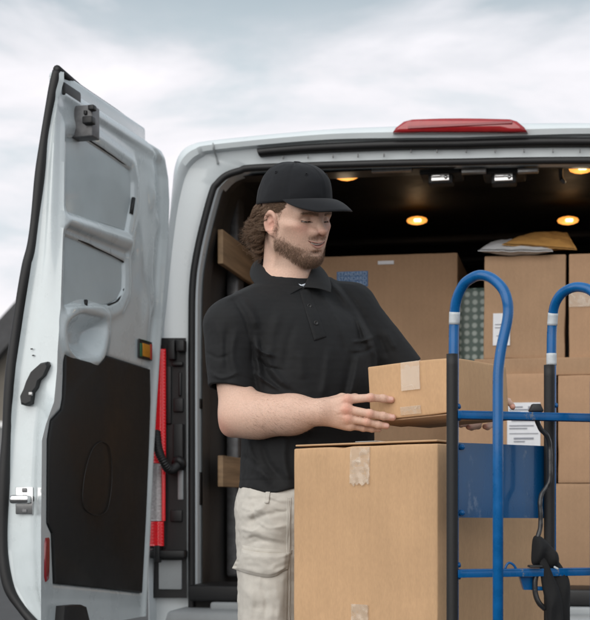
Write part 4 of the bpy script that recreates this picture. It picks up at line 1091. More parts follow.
def head_sdf(p):
    q = toH(p); s = q.copy(); s[:, 1] = np.abs(s[:, 1]); al = s[:, 1]
    sr_ = toR(p); sr_[:, 1] = np.abs(sr_[:, 1])
    d = ell(sr_, (-.002, 0, .034), (.093, .075, .080))
    d = smin(d, ell(s, (.030, 0, -.022), (.058, .060, .066)), .03)
    d = smin(d, ell(s, (.052, 0, .024), (.045, .056, .032)), .025)                        # forehead
    d = smin(d, cone(s, (.026, .049, -.060), (.070, .018, -.101), .0150, .018), .03)     # jaw line
    d = smin(d, ell(s, (.050, 0, -.078), (.044, .044, .036)), .025)
    d = smin(d, ell(s, (.078, 0, -.103), (.0195, .021, .0165)), .02)                     # chin
    d = smin(d, cone(s, (.014, .056, -.025), (.022, .052, -.064), .015, .014), .03)
    d = smin(d, ell(s, (.060, .043, -.027), (.021, .019, .018)), .028)                   # cheek bone
    d = smin(d, ell(s, (.066, .024, -.052), (.022, .022, .024)), .025)                   # cheek beside the mouth
    d = smin(d, ell(s, (.0690, 0, -.072), (.0215, .027, .026)), .02)                      # muzzle
    d = smin(d, cone(s, (.0865, .008, .015), (.074, .044, .013), .0085, .0080), .016)    # brow
    d = smax(d, -ell(s, (.098, .032, -.001), (.0165, .0165, .0105)), .014)               # eye socket
    lid = ball(s, (.0725, .0315, -.002), .0150)
    slit = np.maximum(np.abs(s[:, 2] + .0072 + (al - .0315) ** 2 * 12 * -1) - .0023, np.maximum(np.abs(al - .0315) - .0135, .075 - s[:, 0]))
    lid = smin(lid, cone(s, (.0875, .020, -.0035), (.0850, .0435, -.0045), .0022, .0022), .004)
    d = smin(d, lid, .005); d = smax(d, -slit, .0012)
    d = smax(d, -ell(s, (.0895, .0325, .0075), (.0045, .016, .0022)), .004)                 # crease above the lid
    # nose
    n = cone(s, (.0895, 0, .008), (.1105, 0, -.034), .0068, .0088)
    n = smin(n, ball(s, (.1115, 0, -.0385), .0095), .008)
    n = smin(n, ell(s, (.0975, .0140, -.0420), (.0105, .0066, .0078)), .005)
    n = smin(n, cone(s, (.086, .006, -.005), (.090, .016, -.042), .008, .008), .018)
    d = smin(d, n, .010)
    d = smax(d, -ell(s, (.1005, .0065, -.0490), (.0055, .0030, .0035)), .003)
    d = smax(d, -(segdist(s, (.0965, 0, -.053), (.0945, 0, -.060))[0] - .0025), .006)       # philtrum
    # lips: drawn over the finished muzzle as small swellings and a parted groove
    fr_ = smooth01((s[:, 0] - .045) / .02)
    up, lo, gr = lip_fields(al, s[:, 2])
    d = d - (.0018 * up + .0028 * lo) * fr_ + .0050 * gr * fr_
    d = smax(d, -ell(s, (.0965, 0, -.0885), (.006, .016, .0035)), .008)
    # beard body: a few millimetres of hair over jaw and chin
    jb = 0 * smooth01((-.040 - q[:, 2] + .35 * np.maximum(0, .055 - q[:, 0])) / .03) * smooth01((q[:, 0] + .010) / .03)
    d = d - .0020 * jb
    # ear
    e = (sr_ - np.array((.0125, .0720, -.0165), np.float32)) * 1.20; ca, sa = math.cos(.30), math.sin(.30)
    x = e[:, 0] * ca + e[:, 2] * sa * .6; z = e[:, 2] * ca - e[:, 0] * sa * .6; y = e[:, 1] - .30 * (-x) - .004
    rr = np.sqrt((x / .0175) ** 2 + ((z - .001) / .0305) ** 2)
    plate = np.maximum((rr - 1) * .017, np.abs(y - .002) - .0035)
    helix = np.sqrt(((rr - .92) * .0185) ** 2 + (y - .006) ** 2) - .0042
    helix = np.where((z < -.022), helix + .002, helix)
    ear = smin(plate, helix, .004)
    ear = smin(ear, np.sqrt(((np.sqrt(((x + .001) / .011) ** 2 + ((z + .003) / .019) ** 2) - 1) * .010) ** 2 + (y - .004) ** 2) - .0026, .004)
    ear = smin(ear, ell(np.stack([x, y, z], 1), (.003, .002, -.0285), (.0085, .0045, .0085)), .005)
    ear = smax(ear, -ell(np.stack([x, y, z], 1), (.003, .009, -.005), (.0085, .0125, .0115)), .003)
    ear = smax(ear, -ell(np.stack([x, y, z], 1), (-.002, .008, .012), (.0085, .0065, .0100)), .003)
    ear = smin(ear, ell(np.stack([x, y, z], 1), (.0145, .003, -.008), (.0035, .005, .006)), .004)
    d = smin(d, ear / 1.20, .005)
    return d

# --- torso frame
tyaw = R(30)
tF = np.array([math.sin(tyaw), -math.cos(tyaw), 0.0]); tL = np.array([math.cos(tyaw), math.sin(tyaw), 0.0])
shR, shL = NP(230, 326, 3.41), NP(350, 309, 3.575)
neckB, neckT = NP(285, 292, 3.535), NP(287, 240, 3.515)
elR, wrR = NP(238, 416.5, 3.37), NP(320, 411.5, 3.275)
elL, wrL = NP(406, 374, 3.58), NP(466, 397, 3.66)
#          photo y, centre x, depth, half width, half depth
PROF = np.array(catmull([(285, 292, 3.535, .070, .066), (296, 292, 3.525, .110, .078), (308, 294, 3.515, .150, .096), (322, 299, 3.505, .168, .112), (345, 306, 3.50, .174, .122), (370, 308.5, 3.495, .170, .122),
                 (400, 309, 3.49, .166, .118), (440, 309, 3.49, .164, .116), (470, 309, 3.49, .168, .120), (500, 309, 3.49, .172, .122), (560, 309, 3.49, .172, .120)], 8), float)
pz = np.array([CAMZ + (CY - r[0]) / FPX * r[2] for r in PROF])[::-1]
pcx = np.array([(r[1] - CX) / FPX * r[2] for r in PROF])[::-1]; pcy = PROF[::-1, 2]; pa = PROF[::-1, 3]; pb = PROF[::-1, 4]
def torso(p, grow=0.0):
    z = np.clip(p[:, 2], pz[0], pz[-1])
    cx, cy, a, b = (np.interp(z, pz, q) for q in (pcx, pcy, pa, pb))
    a, b = a + grow, b + grow
    x, y = p[:, 0] - cx, p[:, 1] - cy
    l, f = x * tL[0] + y * tL[1], x * tF[0] + y * tF[1]
    k = (np.abs(l / a) ** 2.35 + np.abs(f / b) ** 2.35) ** (1 / 2.35)
    d = (k - 1) * np.minimum(a, b) * .92
    return np.maximum(d, np.maximum(p[:, 2] - pz[-1], pz[0] - p[:, 2]))

def hand_R(p):
    W = NP(321, 411.5, 3.276)
    K = [NP(347.5, 399.5, 3.266), NP(346.5, 409.5, 3.262), NP(347.5, 418.5, 3.266), NP(350, 425.5, 3.276)]
    ch = [[K[0], NP(370.5, 397.8, 3.262), NP(383, 398.6, 3.272), NP(391.2, 399.8, 3.2755)],
          [K[1], NP(369.5, 413.8, 3.258), NP(383, 416.2, 3.268), NP(392.6, 417.6, 3.272)],
          [K[2], NP(367, 422.0, 3.264), NP(378, 424.8, 3.272), NP(386.5, 426.0, 3.276)],
          [K[3], NP(363, 428.2, 3.285), NP(372, 429.3, 3.292), NP(379, 429.5, 3.296)]]
    rs = [[.0105, .0090, .0084, .0078], [.0108, .0093, .0087, .0080], [.0103, .0086, .0080, .0074], [.0092, .0074, .0068, .0062]]
    d = None
    for i in range(4):
        w = W + (K[i] - K[1]) * .38
        m_ = cone(p, w, K[i], .0155, .0118); d = m_ if d is None else smin(d, m_, .014)
    pal = cone(p, NP(330, 413, 3.284), NP(343, 416, 3.288), .017, .016); d = smin(d, pal, .014)
    pal = cone(p, NP(327, 418, 3.282), NP(345, 424, 3.284), .0125, .0115); d = smin(d, pal, .012)
    fing = None
    for c, r in zip(ch, rs):
        q = chain(p, c, r, .004)
        for j in (1, 2): q = smin(q, ball(p, c[j] + np.array((0, -.0012, .0006)), r[j] * 1.03), .004)
        q = smin(q, ball(p, c[0] + np.array((0, -.004, 0)), r[0] * .92), .008)                    # knuckle
        for j, o in ((1, 0), (2, 0)):                                                              # creases over the joints
            for off in (-.0022, .0022):
                ax_ = (c[j] - c[j - 1]); ax_ = ax_ / np.linalg.norm(ax_); pl_ = c[j] + ax_ * off
                dd = np.abs((p - pl_.astype(np.float32)) @ ax_.astype(np.float32)); nr = np.linalg.norm(p - pl_.astype(np.float32), axis=1)
                q = q + .00045 * np.exp(-(dd / .0007) ** 2) * (nr < .016)
        fing = q if fing is None else np.minimum(fing, q)
    d = smin(d, fing, .006)
    th = [NP(328, 404, 3.288), NP(342, 399, 3.312), NP(355, 398.5, 3.335), NP(363, 399, 3.348)]
    d = smin(d, chain(p, th, [.0155, .0125, .0105, .0088], .006), .010)
    # tendons and veins on the back of the hand
    for k in range(3):
        a, t = segdist(p, W + np.array((.018, -.014, .002 - .004 * k)), K[k] + np.array((-.006, -.011, 0)))
        d = d - .0012 * np.exp(-(a / .0030) ** 2)
    a, t = segdist(p, NP(322, 405, 3.262), NP(338, 412, 3.252)); d = d - .0009 * np.exp(-(a / .0022) ** 2)
    a, t = segdist(p, NP(326, 416, 3.262), NP(340, 412.5, 3.252)); d = d - .0009 * np.exp(-(a / .0022) ** 2)
    return d

def hand_L(p):
    W = wrL
    K = [NP(497, 397, 3.60), NP(490, 406, 3.605), NP(482, 412, 3.61), NP(472, 415, 3.615)]
    ch = [[K[0], NP(509, 402, 3.54), NP(513.5, 406.5, 3.49), NP(512.5, 407, 3.465)],
          [K[1], NP(492, 424.0, 3.565), NP(487.5, 427.0, 3.52), NP(485, 426.6, 3.497)],
          [K[2], NP(478, 426.0, 3.57), NP(471.5, 427.5, 3.53), NP(468.5, 427.2, 3.505)],
          [K[3], NP(466, 424.0, 3.59), NP(461, 425.0, 3.565), NP(459, 425.0, 3.55)]]
    rs = [[.0105, .0085, .0076, .0068], [.0105, .0085, .0076, .0068], [.010, .0082, .0074, .0066], [.009, .0072, .0064, .0058]]
    d = None
    for i in range(4):
        m_ = cone(p, W + (K[i] - K[1]) * .4, K[i], .0155, .012); d = m_ if d is None else smin(d, m_, .014)
    for c, r in zip(ch, rs): d = smin(d, chain(p, c, r, .004), .006)
    th = [W + np.array((.01, -.01, .02)), NP(478, 382, 3.60), NP(490, 372, 3.585), NP(500, 366, 3.575)]
    d = smin(d, chain(p, th, [.0155, .0125, .0105, .0088], .006), .010)
    return d

handRc = capped(hand_R, NP(352, 412, 3.28), .115); handLc = capped(hand_L, NP(483, 404, 3.58), .14); headc = capped(head_sdf, Hd(0, 0, -.01), .19)
def arms(p, grow=0.0):
    fa = NP(259, 416.3, 3.350)
    d = smin(cone(p, shR, elR, .051, .0400), cone(p, elR, fa, .0395, .0418), .03)
    d = smin(d, cone(p, fa, NP(292, 414.5, 3.312), .0418, .0365), .05)
    d = smin(d, cone(p, NP(292, 414.5, 3.312), wrR, .0365, .0272), .05)
    d = smin(d, ball(p, NP(229.5, 428, 3.38), .0165), .022)                 # point of the elbow
    d2 = smin(cone(p, shL, elL, .049, .042), chain(p, [elL, elL * .6 + wrL * .4, wrL], [.042, .043, .028], .02), .02)
    return np.minimum(d, d2)
def body_sdf(p):
    d = torso(p, -.020)
    d = smin(d, cone(p, neckB, neckT, .058, .054), .05)
    d = smin(d, cone(p, NP(288, 286, 3.50), Hd(.010, 0, -.085), .036, .032), .03)
    d = smin(d, cone(p, neckB, shR, .040, .047), .05); d = smin(d, cone(p, neckB, shL, .040, .046), .05)
    d = smin(d, arms(p), .012)
    d = smin(d, headc(p), .018)
    a, t = segdist(p, Hd(-.010, -.062, -.050), NP(300, 289, 3.475)); d = d - .0035 * np.exp(-(a / .012) ** 2)    # neck muscle
    d = smin(d, handRc(p), .016); d = smin(d, handLc(p), .016)
    a, t = segdist(p, NP(262, 406, 3.315), NP(308, 408, 3.26)); d = d - .0012 * np.exp(-(a / .004) ** 2)
    a, t = segdist(p, NP(256, 420, 3.31), NP(300, 414, 3.275)); d = d - .0010 * np.exp(-(a / .0045) ** 2)
    a, t = segdist(p, NP(270, 430, 3.33), NP(312, 419, 3.262)); d = d - .0009 * np.exp(-(a / .0035) ** 2)
    return d

man = thing('person', (float(pcx[0]), 3.5, 0), 'bearded man in black cap, black polo shirt and pale cargo trousers holding a small carton', 'person')
ax = axis((-.26, -.10, .004), (-.10, .245, .0017), (.245, .53, .004))
ay = axis((3.18, 3.25, .004), (3.25, 3.62, .0017), (3.62, 3.78, .004))
az = axis((.90, 1.115, .005), (1.115, 1.20, .0017), (1.20, 1.47, .004), (1.47, 1.775, .0016))
bV_, bQ = biggest(*nets(body_sdf, ax, ay, az))
# skin colours by place on the body: lips, cheeks, knuckles, scalp and beard ground
def skin_color(Vt):
    q = toH(Vt); n = len(Vt); base = np.array((.63, .42, .325)); c = np.repeat(base[None], n, 0)
    al = np.abs(q[:, 1])
    def blend(w, col):
        w = np.clip(w, 0, 1)[:, None]; c[:] = c * (1 - w) + np.array(col) * w
    head = np.linalg.norm(q - np.array((0, 0, -.01)), axis=1) < .17
    blend(.30 * (nz3(Vt, 60) * .5 + .5), (.57, .355, .265))
    blend(head * .55 * np.exp(-(((q[:, 0] - .075) / .03) ** 2 + ((al - .042) / .022) ** 2 + ((q[:, 2] + .030) / .02) ** 2)), (.60, .26, .20))
    blend(head * .55 * np.exp(-(((q[:, 0] - .112) / .016) ** 2 + (al / .016) ** 2 + ((q[:, 2] + .040) / .014) ** 2)), (.60, .27, .21))
    blend(.55 * np.exp(-(np.linalg.norm((toR(Vt) - np.array((.0125, 0, -.018))) * np.array((1, 0, .8)), axis=1) / .022) ** 2) * smooth01((al - .0715) / .004) * head, (.58, .25, .19))
    # beard ground
    qr = toR(Vt); side = smooth01((-.040 - .41 * np.maximum(0, qr[:, 0] - .031) - qr[:, 2]) / .014) * smooth01((qr[:, 0] - .014) / .012) * smooth01((qr[:, 2] + .130) / .02)
    must = np.exp(-(((q[:, 2] + .0555) / .0055) ** 2)) * (al < .028) * (q[:, 0] > .075)
    lu, ll, lg = lip_fields(al, q[:, 2]); fr_ = (q[:, 0] > .05) * head
    lips = np.clip(np.maximum(lu, ll) * 1.6, 0, 1) * fr_
    bw = np.maximum(side * head, must * .8 * head) * (1 - .55 * np.exp(-((q[:, 2] + .086) / .004) ** 2) * (al < .012) * (q[:, 0] > .08))
    bw = bw * (1 - lips)
    blend(bw * .45, (.24, .155, .11))
    blend(lips * .75, (.50, .235, .195))
    blend(np.clip(lg * 1.2, 0, 1) * fr_ * .9, (.15, .05, .045))
    scalp = head & (q[:, 2] > -.045) & (q[:, 0] < -.010) & (al < .070)
    blend(scalp * .9, (.09, .055, .038))
    brow = np.exp(-((q[:, 2] - .0140 - .10 * (.04 - np.abs(al - .03)) * .3) / .0042) ** 2) * (al > .011) * (al < .048) * (q[:, 0] > .05)
    blend(brow * .62 * head, (.14, .085, .055))
    lash = np.exp(-((q[:, 2] + .0078) / .0016) ** 2) * (np.abs(al - .0315) < .014) * (q[:, 0] > .072)
    blend(lash * .9 * head, (.06, .035, .028))
    # hands
    for (x, y, d, r, w) in ((347.5, 399.5, 3.255, .012, .6), (346.5, 409.5, 3.25, .013, .75), (347.5, 418.5, 3.255, .011, .5), (371, 398, 3.252, .010, .5), (370, 414, 3.248, .010, .5), (367, 422, 3.255, .009, .4), (391, 400, 3.272, .010, .7), (393, 417.6, 3.27, .010, .7), (387, 426, 3.27, .010, .6), (224, 428, 3.36, .03, .55)):
        blend(w * np.exp(-(np.linalg.norm(Vt - NP(x, y, d), axis=1) / r) ** 2), (.62, .26, .19))
    for (x, y, d) in ((390.8, 398.6, 3.266), (392.3, 416.4, 3.262), (386.6, 425.2, 3.267)):
        e = (Vt - NP(x, y, d)); blend((np.abs(e[:, 0]) < .0052) * (np.abs(e[:, 2]) < .0040) * (e[:, 1] < .006) * .7, (.70, .46, .40))
    for (x, y, d) in ((512.5, 407, 3.465), (485, 426.6, 3.497), (468.5, 427.2, 3.505)):
        blend(.7 * np.exp(-(np.linalg.norm(Vt - NP(x, y, d), axis=1) / .016) ** 2), (.60, .25, .19))
    return c
M['skin'] = mat('skin', (.57, .375, .285), rough=.52, spec=.4, sss=.10, noise_amt=.12, noise_scale=260, bump=.12, bump_scale=900, attr='Col')
body = np_mesh('body', bV_, bQ, M['skin'], man, skin_color(bV_))

# eyes and teeth
M['eye'] = mat('eye_white', (.55, .5, .47), rough=.15, coat=.5); M['iris'] = mat('iris', (.05, .07, .075), rough=.1, coat=.8)
M['teeth'] = mat('teeth', (.72, .68, .60), rough=.3, coat=.3)
def uvball(c, r, n=20):
    V_, F_ = [], []
    for i in range(n + 1):
        t = math.pi * i / n
        for k in range(2 * n):
            a = math.pi * k / n; V_.append(Vector(c) + r * Vector((math.sin(t) * math.cos(a), math.sin(t) * math.sin(a), math.cos(t))))
    for i in range(n):
        for k in range(2 * n): F_.append((i * 2 * n + k, i * 2 * n + (k + 1) % (2 * n), (i + 1) * 2 * n + (k + 1) % (2 * n), (i + 1) * 2 * n + k))
    return V_, F_
for s in (-1, 1):
    e = mesh('eye', *uvball(Hd(.0725, .0315 * s, -.002), .0128), M['eye'], man)
    mesh('iris', *uvball(Hd(.0800, .0325 * s, -.0065), .0058, 12), M['iris'], e)
def face_f(l, u):
    """how far forward the face lies at sideways l, height u"""
    fs = np.linspace(.12, .04, 240); v = head_sdf(np.array([Hd(f, l, u) for f in fs]).astype(np.float32)); return float(fs[np.argmax(v < 0)])
txs = np.linspace(-.021, .021, 17); tf_ = [min(face_f(x, -.0615), face_f(x, -.0775)) - .0014 for x in txs]
_c = np.polyfit(txs ** 2, tf_, 1); tf_ = [float(np.polyval(_c, x * x)) + .0004 for x in txs]      # an even dental arch
tp = [Hd(f, x, -.0660 + 9 * x * x) for f, x in zip(tf_, txs)]
tb_ = [Hd(f - .0006, x, -.0724 + 11 * x * x) for f, x in zip(tf_, txs)]
mesh('teeth', *loft([[Vector(p) - Vector(hF) * .006 for p in tp], [Vector(p) for p in tp], [Vector(p) for p in tb_], [Vector(p) - Vector(hF) * .006 for p in tb_]]), M['teeth'], man)
# ------------------------------------------------------------------ clothes
M['shirt'] = mat('black_pique', (.0080, .0085, .0096), rough=.72, spec=.3, sheen=.03, noise_amt=.2, noise_scale=14, bump=.35, bump_scale=1500)
_nt = M['shirt'].node_tree; _b = _nt.nodes['Principled BSDF']
_tc = _nt.nodes.new('ShaderNodeTexCoord'); _w = _nt.nodes.new('ShaderNodeTexWave'); _w.bands_direction = 'Z'; _w.inputs['Scale'].default_value = 27
_w.inputs['Distortion'].default_value = .8; _w.inputs['Detail'].default_value = 3; _nt.links.new(_tc.outputs['Object'], _w.inputs['Vector'])
_old = _b.inputs['Base Color'].links[0].from_socket
_mx = _nt.nodes.new('ShaderNodeMix'); _mx.data_type = 'RGBA'; _mx.blend_type = 'MULTIPLY'; _mx.inputs['Factor'].default_value = 1
_mr = _nt.nodes.new('ShaderNodeMapRange'); _mr.inputs['To Min'].default_value = .93; _mr.inputs['To Max'].default_value = 1.05; _nt.links.new(_w.outputs['Fac'], _mr.inputs['Value'])
_cb = _nt.nodes.new('ShaderNodeCombineColor')
for _k in range(3): _nt.links.new(_mr.outputs[0], _cb.inputs[_k])
_nt.links.new(_old, _mx.inputs['A']); _nt.links.new(_cb.outputs[0], _mx.inputs['B']); _nt.links.new(_mx.outputs['Result'], _b.inputs['Base Color'])
M['cap'] = mat('cap_cotton', (.0060, .0070, .0096), rough=.8, spec=.3, sheen=.05, noise_amt=.2, noise_scale=30, bump=.4, bump_scale=1300)
M['khaki'] = mat('pale_cotton', (.56, .53, .48), rough=.9, spec=.2, noise_amt=.14, noise_scale=35, bump=.5, bump_scale=1200)
M['hair'] = mat('brown_hair', (.26, .165, .105), rough=.42, spec=.35, noise_amt=.55, noise_scale=340, col2=(.080, .047, .029))
M['beardm'] = mat('brown_beard', (.29, .185, .12), rough=.55, spec=.3, noise_amt=.6, noise_scale=300, col2=(.085, .050, .034))
M['tee'] = mat('white_cotton', (.50, .54, .60), rough=.9)

def fold(p, px, py, pts, A, w, front=True):
    """a ridge (A > 0) or crease (A < 0) in metres running along photo points, w photo pixels wide"""
    best = None
    pts = catmull([(a, b, 0) for a, b in pts], 4) if len(pts) > 2 else [np.array((a, b, 0)) for a, b in pts]
    n = len(pts) - 1
    for i in range(n):
        a, b = pts[i][:2], pts[i + 1][:2]; e = b - a
        t = np.clip(((px - a[0]) * e[0] + (py - a[1]) * e[1]) / (e @ e), 0, 1)
        dd = (px - a[0] - e[0] * t) ** 2 + (py - a[1] - e[1] * t) ** 2; s = (i + t) / n
        if best is None: best, sb = dd, s
        else: sb = np.where(dd < best, s, sb); best = np.minimum(best, dd)
    taper = np.clip(np.minimum(sb, 1 - sb) * 4 + .15, 0, 1)
    return A * np.exp(-best / (w * w)) * taper
SHIRT_FOLDS = [([(327, 278), (346, 300), (362, 328), (372, 352)], .0050, 4.2), ([(321, 292), (334, 314), (345, 345)], .0035, 4), ([(336, 283), (357, 305), (371, 330)], -.0032, 3.2),
    ([(347, 300), (358, 325), (362, 352)], -.0040, 3.6), ([(329, 303), (340, 330), (346, 362)], -.0030, 4), ([(362, 345), (356, 375), (349, 402)], .0040, 5), ([(352, 350), (346, 385), (340, 412)], -.0035, 5), ([(372, 350), (370, 380), (366, 410)], -.004, 4),
    ([(251, 338), (252, 352), (251, 366)], -.0020, 2.2), ([(256, 335), (258, 360), (262, 395)], .0040, 4), ([(265, 345), (272, 370), (290, 392)], .0030, 5), ([(262, 362), (275, 382), (300, 396)], -.0030, 4),
    ([(233, 299), (244, 318), (250, 340)], -.0022, 1.7), ([(240, 296), (252, 312), (258, 330)], .0022, 4), ([(214, 318), (221, 345), (219, 378)], .0018, 5), ([(236, 330), (232, 355), (238, 380)], .0025, 4), ([(228, 322), (226, 350), (228, 376)], -.0022, 3.5),
    ([(246, 438), (254, 462), (272, 484)], .0035, 5), ([(262, 440), (268, 462), (284, 482)], -.0035, 4.5), ([(285, 432), (284, 460), (290, 486)], .0030, 5), ([(300, 350), (303, 380)], .0018, 6), ([(330, 345), (326, 378), (322, 398)], .0025, 5), ([(243, 455), (262, 470)], -.003, 4), ([(310, 432), (306, 460), (308, 486)], -.003, 5),
    ([(255, 345), (262, 352), (275, 356)], .0030, 2.2), ([(256, 356), (266, 366), (284, 371)], -.0030, 2), ([(254, 372), (264, 380), (280, 390)], .0030, 2.2), ([(374, 336), (366, 340), (352, 342)], .0030, 2.2), ([(375, 346), (364, 352), (350, 354)], -.0030, 2.2), ([(210, 372), (222, 378), (240, 372)], .0022, 2.4), ([(206, 352), (218, 358), (232, 354)], -.0020, 2.4), ([(280, 310), (272, 335), (270, 360)], .0018, 6), ([(296, 320), (288, 345), (285, 372)], -.0018, 5), ([(262, 285), (240, 292), (222, 302)], .0018, 4), ([(385, 330), (396, 350)], .003, 4), ([(378, 335), (388, 358)], -.003, 3.5)]
hemZ = float(NP(260, 491, 3.45)[2])
slR_end = NP(231.5, 389.5, 3.385); slR_ax = (slR_end - shR) / np.linalg.norm(slR_end - shR)
slR_n = slR_ax + np.array((-.17, 0, .0)) ; slR_n = slR_n / np.linalg.norm(slR_n)
slL_end = NP(404, 373, 3.579); slL_ax = (slL_end - shL) / np.linalg.norm(slL_end - shL)
def shirt_sdf(p):
    p = p.astype(np.float32); px, py = proj(p)
    t = torso(p, .002)
    far = smooth01((1.30 - p[:, 2]) / .2)
    d = smin(t, cone(p, neckB + np.array((0, 0, -.005)), shR + np.array((.010, 0, .0)), .052, .0600), .05); d = smin(d, cone(p, neckB + np.array((0, 0, -.005)), shL, .050, .062), .05)
    sR = cone(p, shR, slR_end + slR_ax * .05, .0640, .0515); sL = cone(p, shL, slL_end + slL_ax * .05, .0630, .0520)
    sR = smax(sR, ((p - slR_end.astype(np.float32)) @ slR_n.astype(np.float32)), .003)
    sL = smax(sL, ((p - slL_end.astype(np.float32)) @ slL_ax.astype(np.float32)), .003)
    d = smin(smin(d, sR, .022), sL, .022)
    f = np.zeros(len(p), np.float32)
    for pts, A, w in SHIRT_FOLDS: f += fold(p, px, py, pts, A * (1.9 if A > 0 else 1.3), w * .82)
    d = d - f * (p[:, 1] < 3.62)
    d = d - .0016 * nz3(p * np.array((1, 1, .45), np.float32), 26) - .0008 * nz3(p * np.array((1, 1, .6), np.float32), 60, 1.3) - .00035 * nz3(p, 150, 1.9)
    # hems: thin edge, hollow inside
    ar = cone(p, slR_end - slR_ax * .02, slR_end + slR_ax * .06, .0470, .0470); d = smax(d, -ar, .003)
    ar = cone(p, slL_end - slL_ax * .02, slL_end + slL_ax * .06, .0475, .0475); d = smax(d, -ar, .003)
    sa = np.abs((p - slR_end.astype(np.float32)) @ slR_n.astype(np.float32) + .022); d = d + .0008 * np.exp(-(sa / .0012) ** 2) * (px < 256) * (py > 370)
    hz = hemZ + .006 * np.sin(px * .11) ; d = smax(d, hz - p[:, 2], .004)
    d = smax(d, -np.maximum(torso(p, -.011), p[:, 2] - hemZ - .020), .004)
    d = d + .0006 * np.exp(-((p[:, 2] - hemZ - .024) / .0013) ** 2)
    nk = cone(p, NP(287, 286, 3.53), NP(283, 245, 3.53), .061, .064); d = smax(d, -nk, .006)
    return d
sV, sQ = biggest(*nets(shirt_sdf, axis((-.27, .33, .0024)), axis((3.28, 3.74, .0026)), axis((.965, 1.53, .0024))))
shirt = np_mesh('polo_shirt', sV, sQ, M['shirt'], man)

def cast(sdf, x, y, d0, d1, n=500):
    """depth at which the sight line through photo pixel x, y first meets a field"""
    ds = np.linspace(d0, d1, n); r = np.stack([(x - CX) / FPX * ds, ds, CAMZ + (CY - y) / FPX * ds], 1).astype(np.float32)
    v = sdf(r); i = np.argmax(v < 0)
    if v[i] >= 0: return None
    if i == 0: return ds[0]
    return ds[i - 1] + (ds[i] - ds[i - 1]) * v[i - 1] / (v[i - 1] - v[i])
def patch(name, quad, sdf, d0, d1, m, parent, th, nu=10, nv=24, seam=True, edge=.8):
    """cloth sewn onto a garment: a grid between four photo corners laid on the surface, th thick"""
    (a, b, c, e) = [np.array(q, float) for q in quad]; V_, F_ = [], []; N = nv + 1
    G = np.zeros((nu + 1, nv + 1))
    XY = {}
    for i in range(nu + 1):
        for k in range(nv + 1):
            u, v = i / nu, k / nv; q = (a * (1 - u) + b * u) * (1 - v) + (e * (1 - u) + c * u) * v
            XY[i, k] = q; dd = cast(sdf, q[0], q[1], d0, d1); G[i, k] = np.nan if dd is None else dd
    if np.isnan(G).any():
        G = np.where(np.isnan(G), np.nanmean(G), G)
    for s in (1, 0):
        for i in range(nu + 1):
            for k in range(nv + 1):
                u, v = i / nu, k / nv; r = min(u * nu, (1 - u) * nu, v * nv, (1 - v) * nv)
                off = -th * (1 if r > edge else .45) if s else .006
                if s and seam and .9 < min(u * nu, (1 - u) * nu) < 1.9: off *= .55
                V_.append(P(XY[i, k][0], XY[i, k][1], G[i, k] + off))
    for i in range(nu):
        for k in range(nv):
            f = (i * N + k, (i + 1) * N + k, (i + 1) * N + k + 1, i * N + k + 1); F_.append(f[::-1]); F_.append(tuple((nu + 1) * N + j for j in f))
    rim = [i * N for i in range(nu + 1)] + [nu * N + k for k in range(1, N)] + [i * N + nv for i in range(nu - 1, -1, -1)] + [k for k in range(nv - 1, 0, -1)]
    for p_, q_ in zip(rim, rim[1:] + rim[:1]): F_.append((p_, q_, (nu + 1) * N + q_, (nu + 1) * N + p_))
    return mesh(name, V_, F_, m, parent)
plk = patch('placket', [(299.5, 291), (309, 288.5), (326.5, 337), (314.5, 341)], shirt_sdf, 3.25, 3.6, M['shirt'], shirt, .0038, 12, 30)
M['button'] = mat('black_button', (.012, .012, .013), rough=.5)
for (x, y) in ((309.3, 306), (316, 323)):
    dd = cast(shirt_sdf, x, y, 3.25, 3.6)
    c = P(x, y, dd - .0055); nrm = Vector((.28, -.95, .1)).normalized(); s_ = nrm.orthogonal().normalized()
    mesh('button', *xf(lathe([(0, .0005), (.0028, .0006), (.0036, .0022), (.0050, .0020), (.0054, .0005), (.0050, -.0015)], 20), frame(c, nrm, s_, nrm.cross(s_))), M['button'], plk)

def collar(name, top, fall, flip):
    T = catmull([P(*q) for q in top], 10); Fl = catmull([P(*q) for q in fall], 10); n = len(T)
    cen = NP(287, 276, 3.53)
    rows = []
    for i in range(n):
        t, f = T[i], Fl[i]; out = (t - cen); out[2] = 0; out /= np.linalg.norm(out)
        inn = t - out * .004 + np.array((0, 0, -.022))
        r = [inn, t - out * .002 + np.array((0, 0, -.002)), t + out * .003 + np.array((0, 0, .0015))]
        for k in (1, 2, 3, 4, 5):
            s = k / 5; q = t * (1 - s) + f * s + out * (.006 * math.sin(math.pi * s)) + np.array((0, 0, .004 * math.sin(math.pi * s))); r.append(q)
        rows.append(r)
    o = mesh(name, [Vector(p) for r in rows for p in r], [], M['shirt'], shirt)
    v, f = loft([[Vector(p) for p in r] for r in rows]); bpy.data.objects.remove(o)
    o = mesh(name, v, f, M['shirt'], shirt)
    sm = o.modifiers.new('thickness', 'SOLIDIFY'); sm.thickness = .0032; sm.offset = 0
    sb = o.modifiers.new('smooth', 'SUBSURF'); sb.levels = sb.render_levels = 1
    return o
collar('collar', [(302.5, 288, 3.452), (291, 285, 3.452), (277.5, 277.5, 3.468), (266.5, 269.5, 3.495), (260, 263, 3.54), (264, 258.5, 3.585), (280, 256.5, 3.605)],
       [(279.5, 303, 3.412), (266.5, 295.5, 3.426), (256.5, 286, 3.452), (250.5, 277.5, 3.50), (251, 270, 3.55), (258, 264, 3.605), (279, 261, 3.632)], 1)
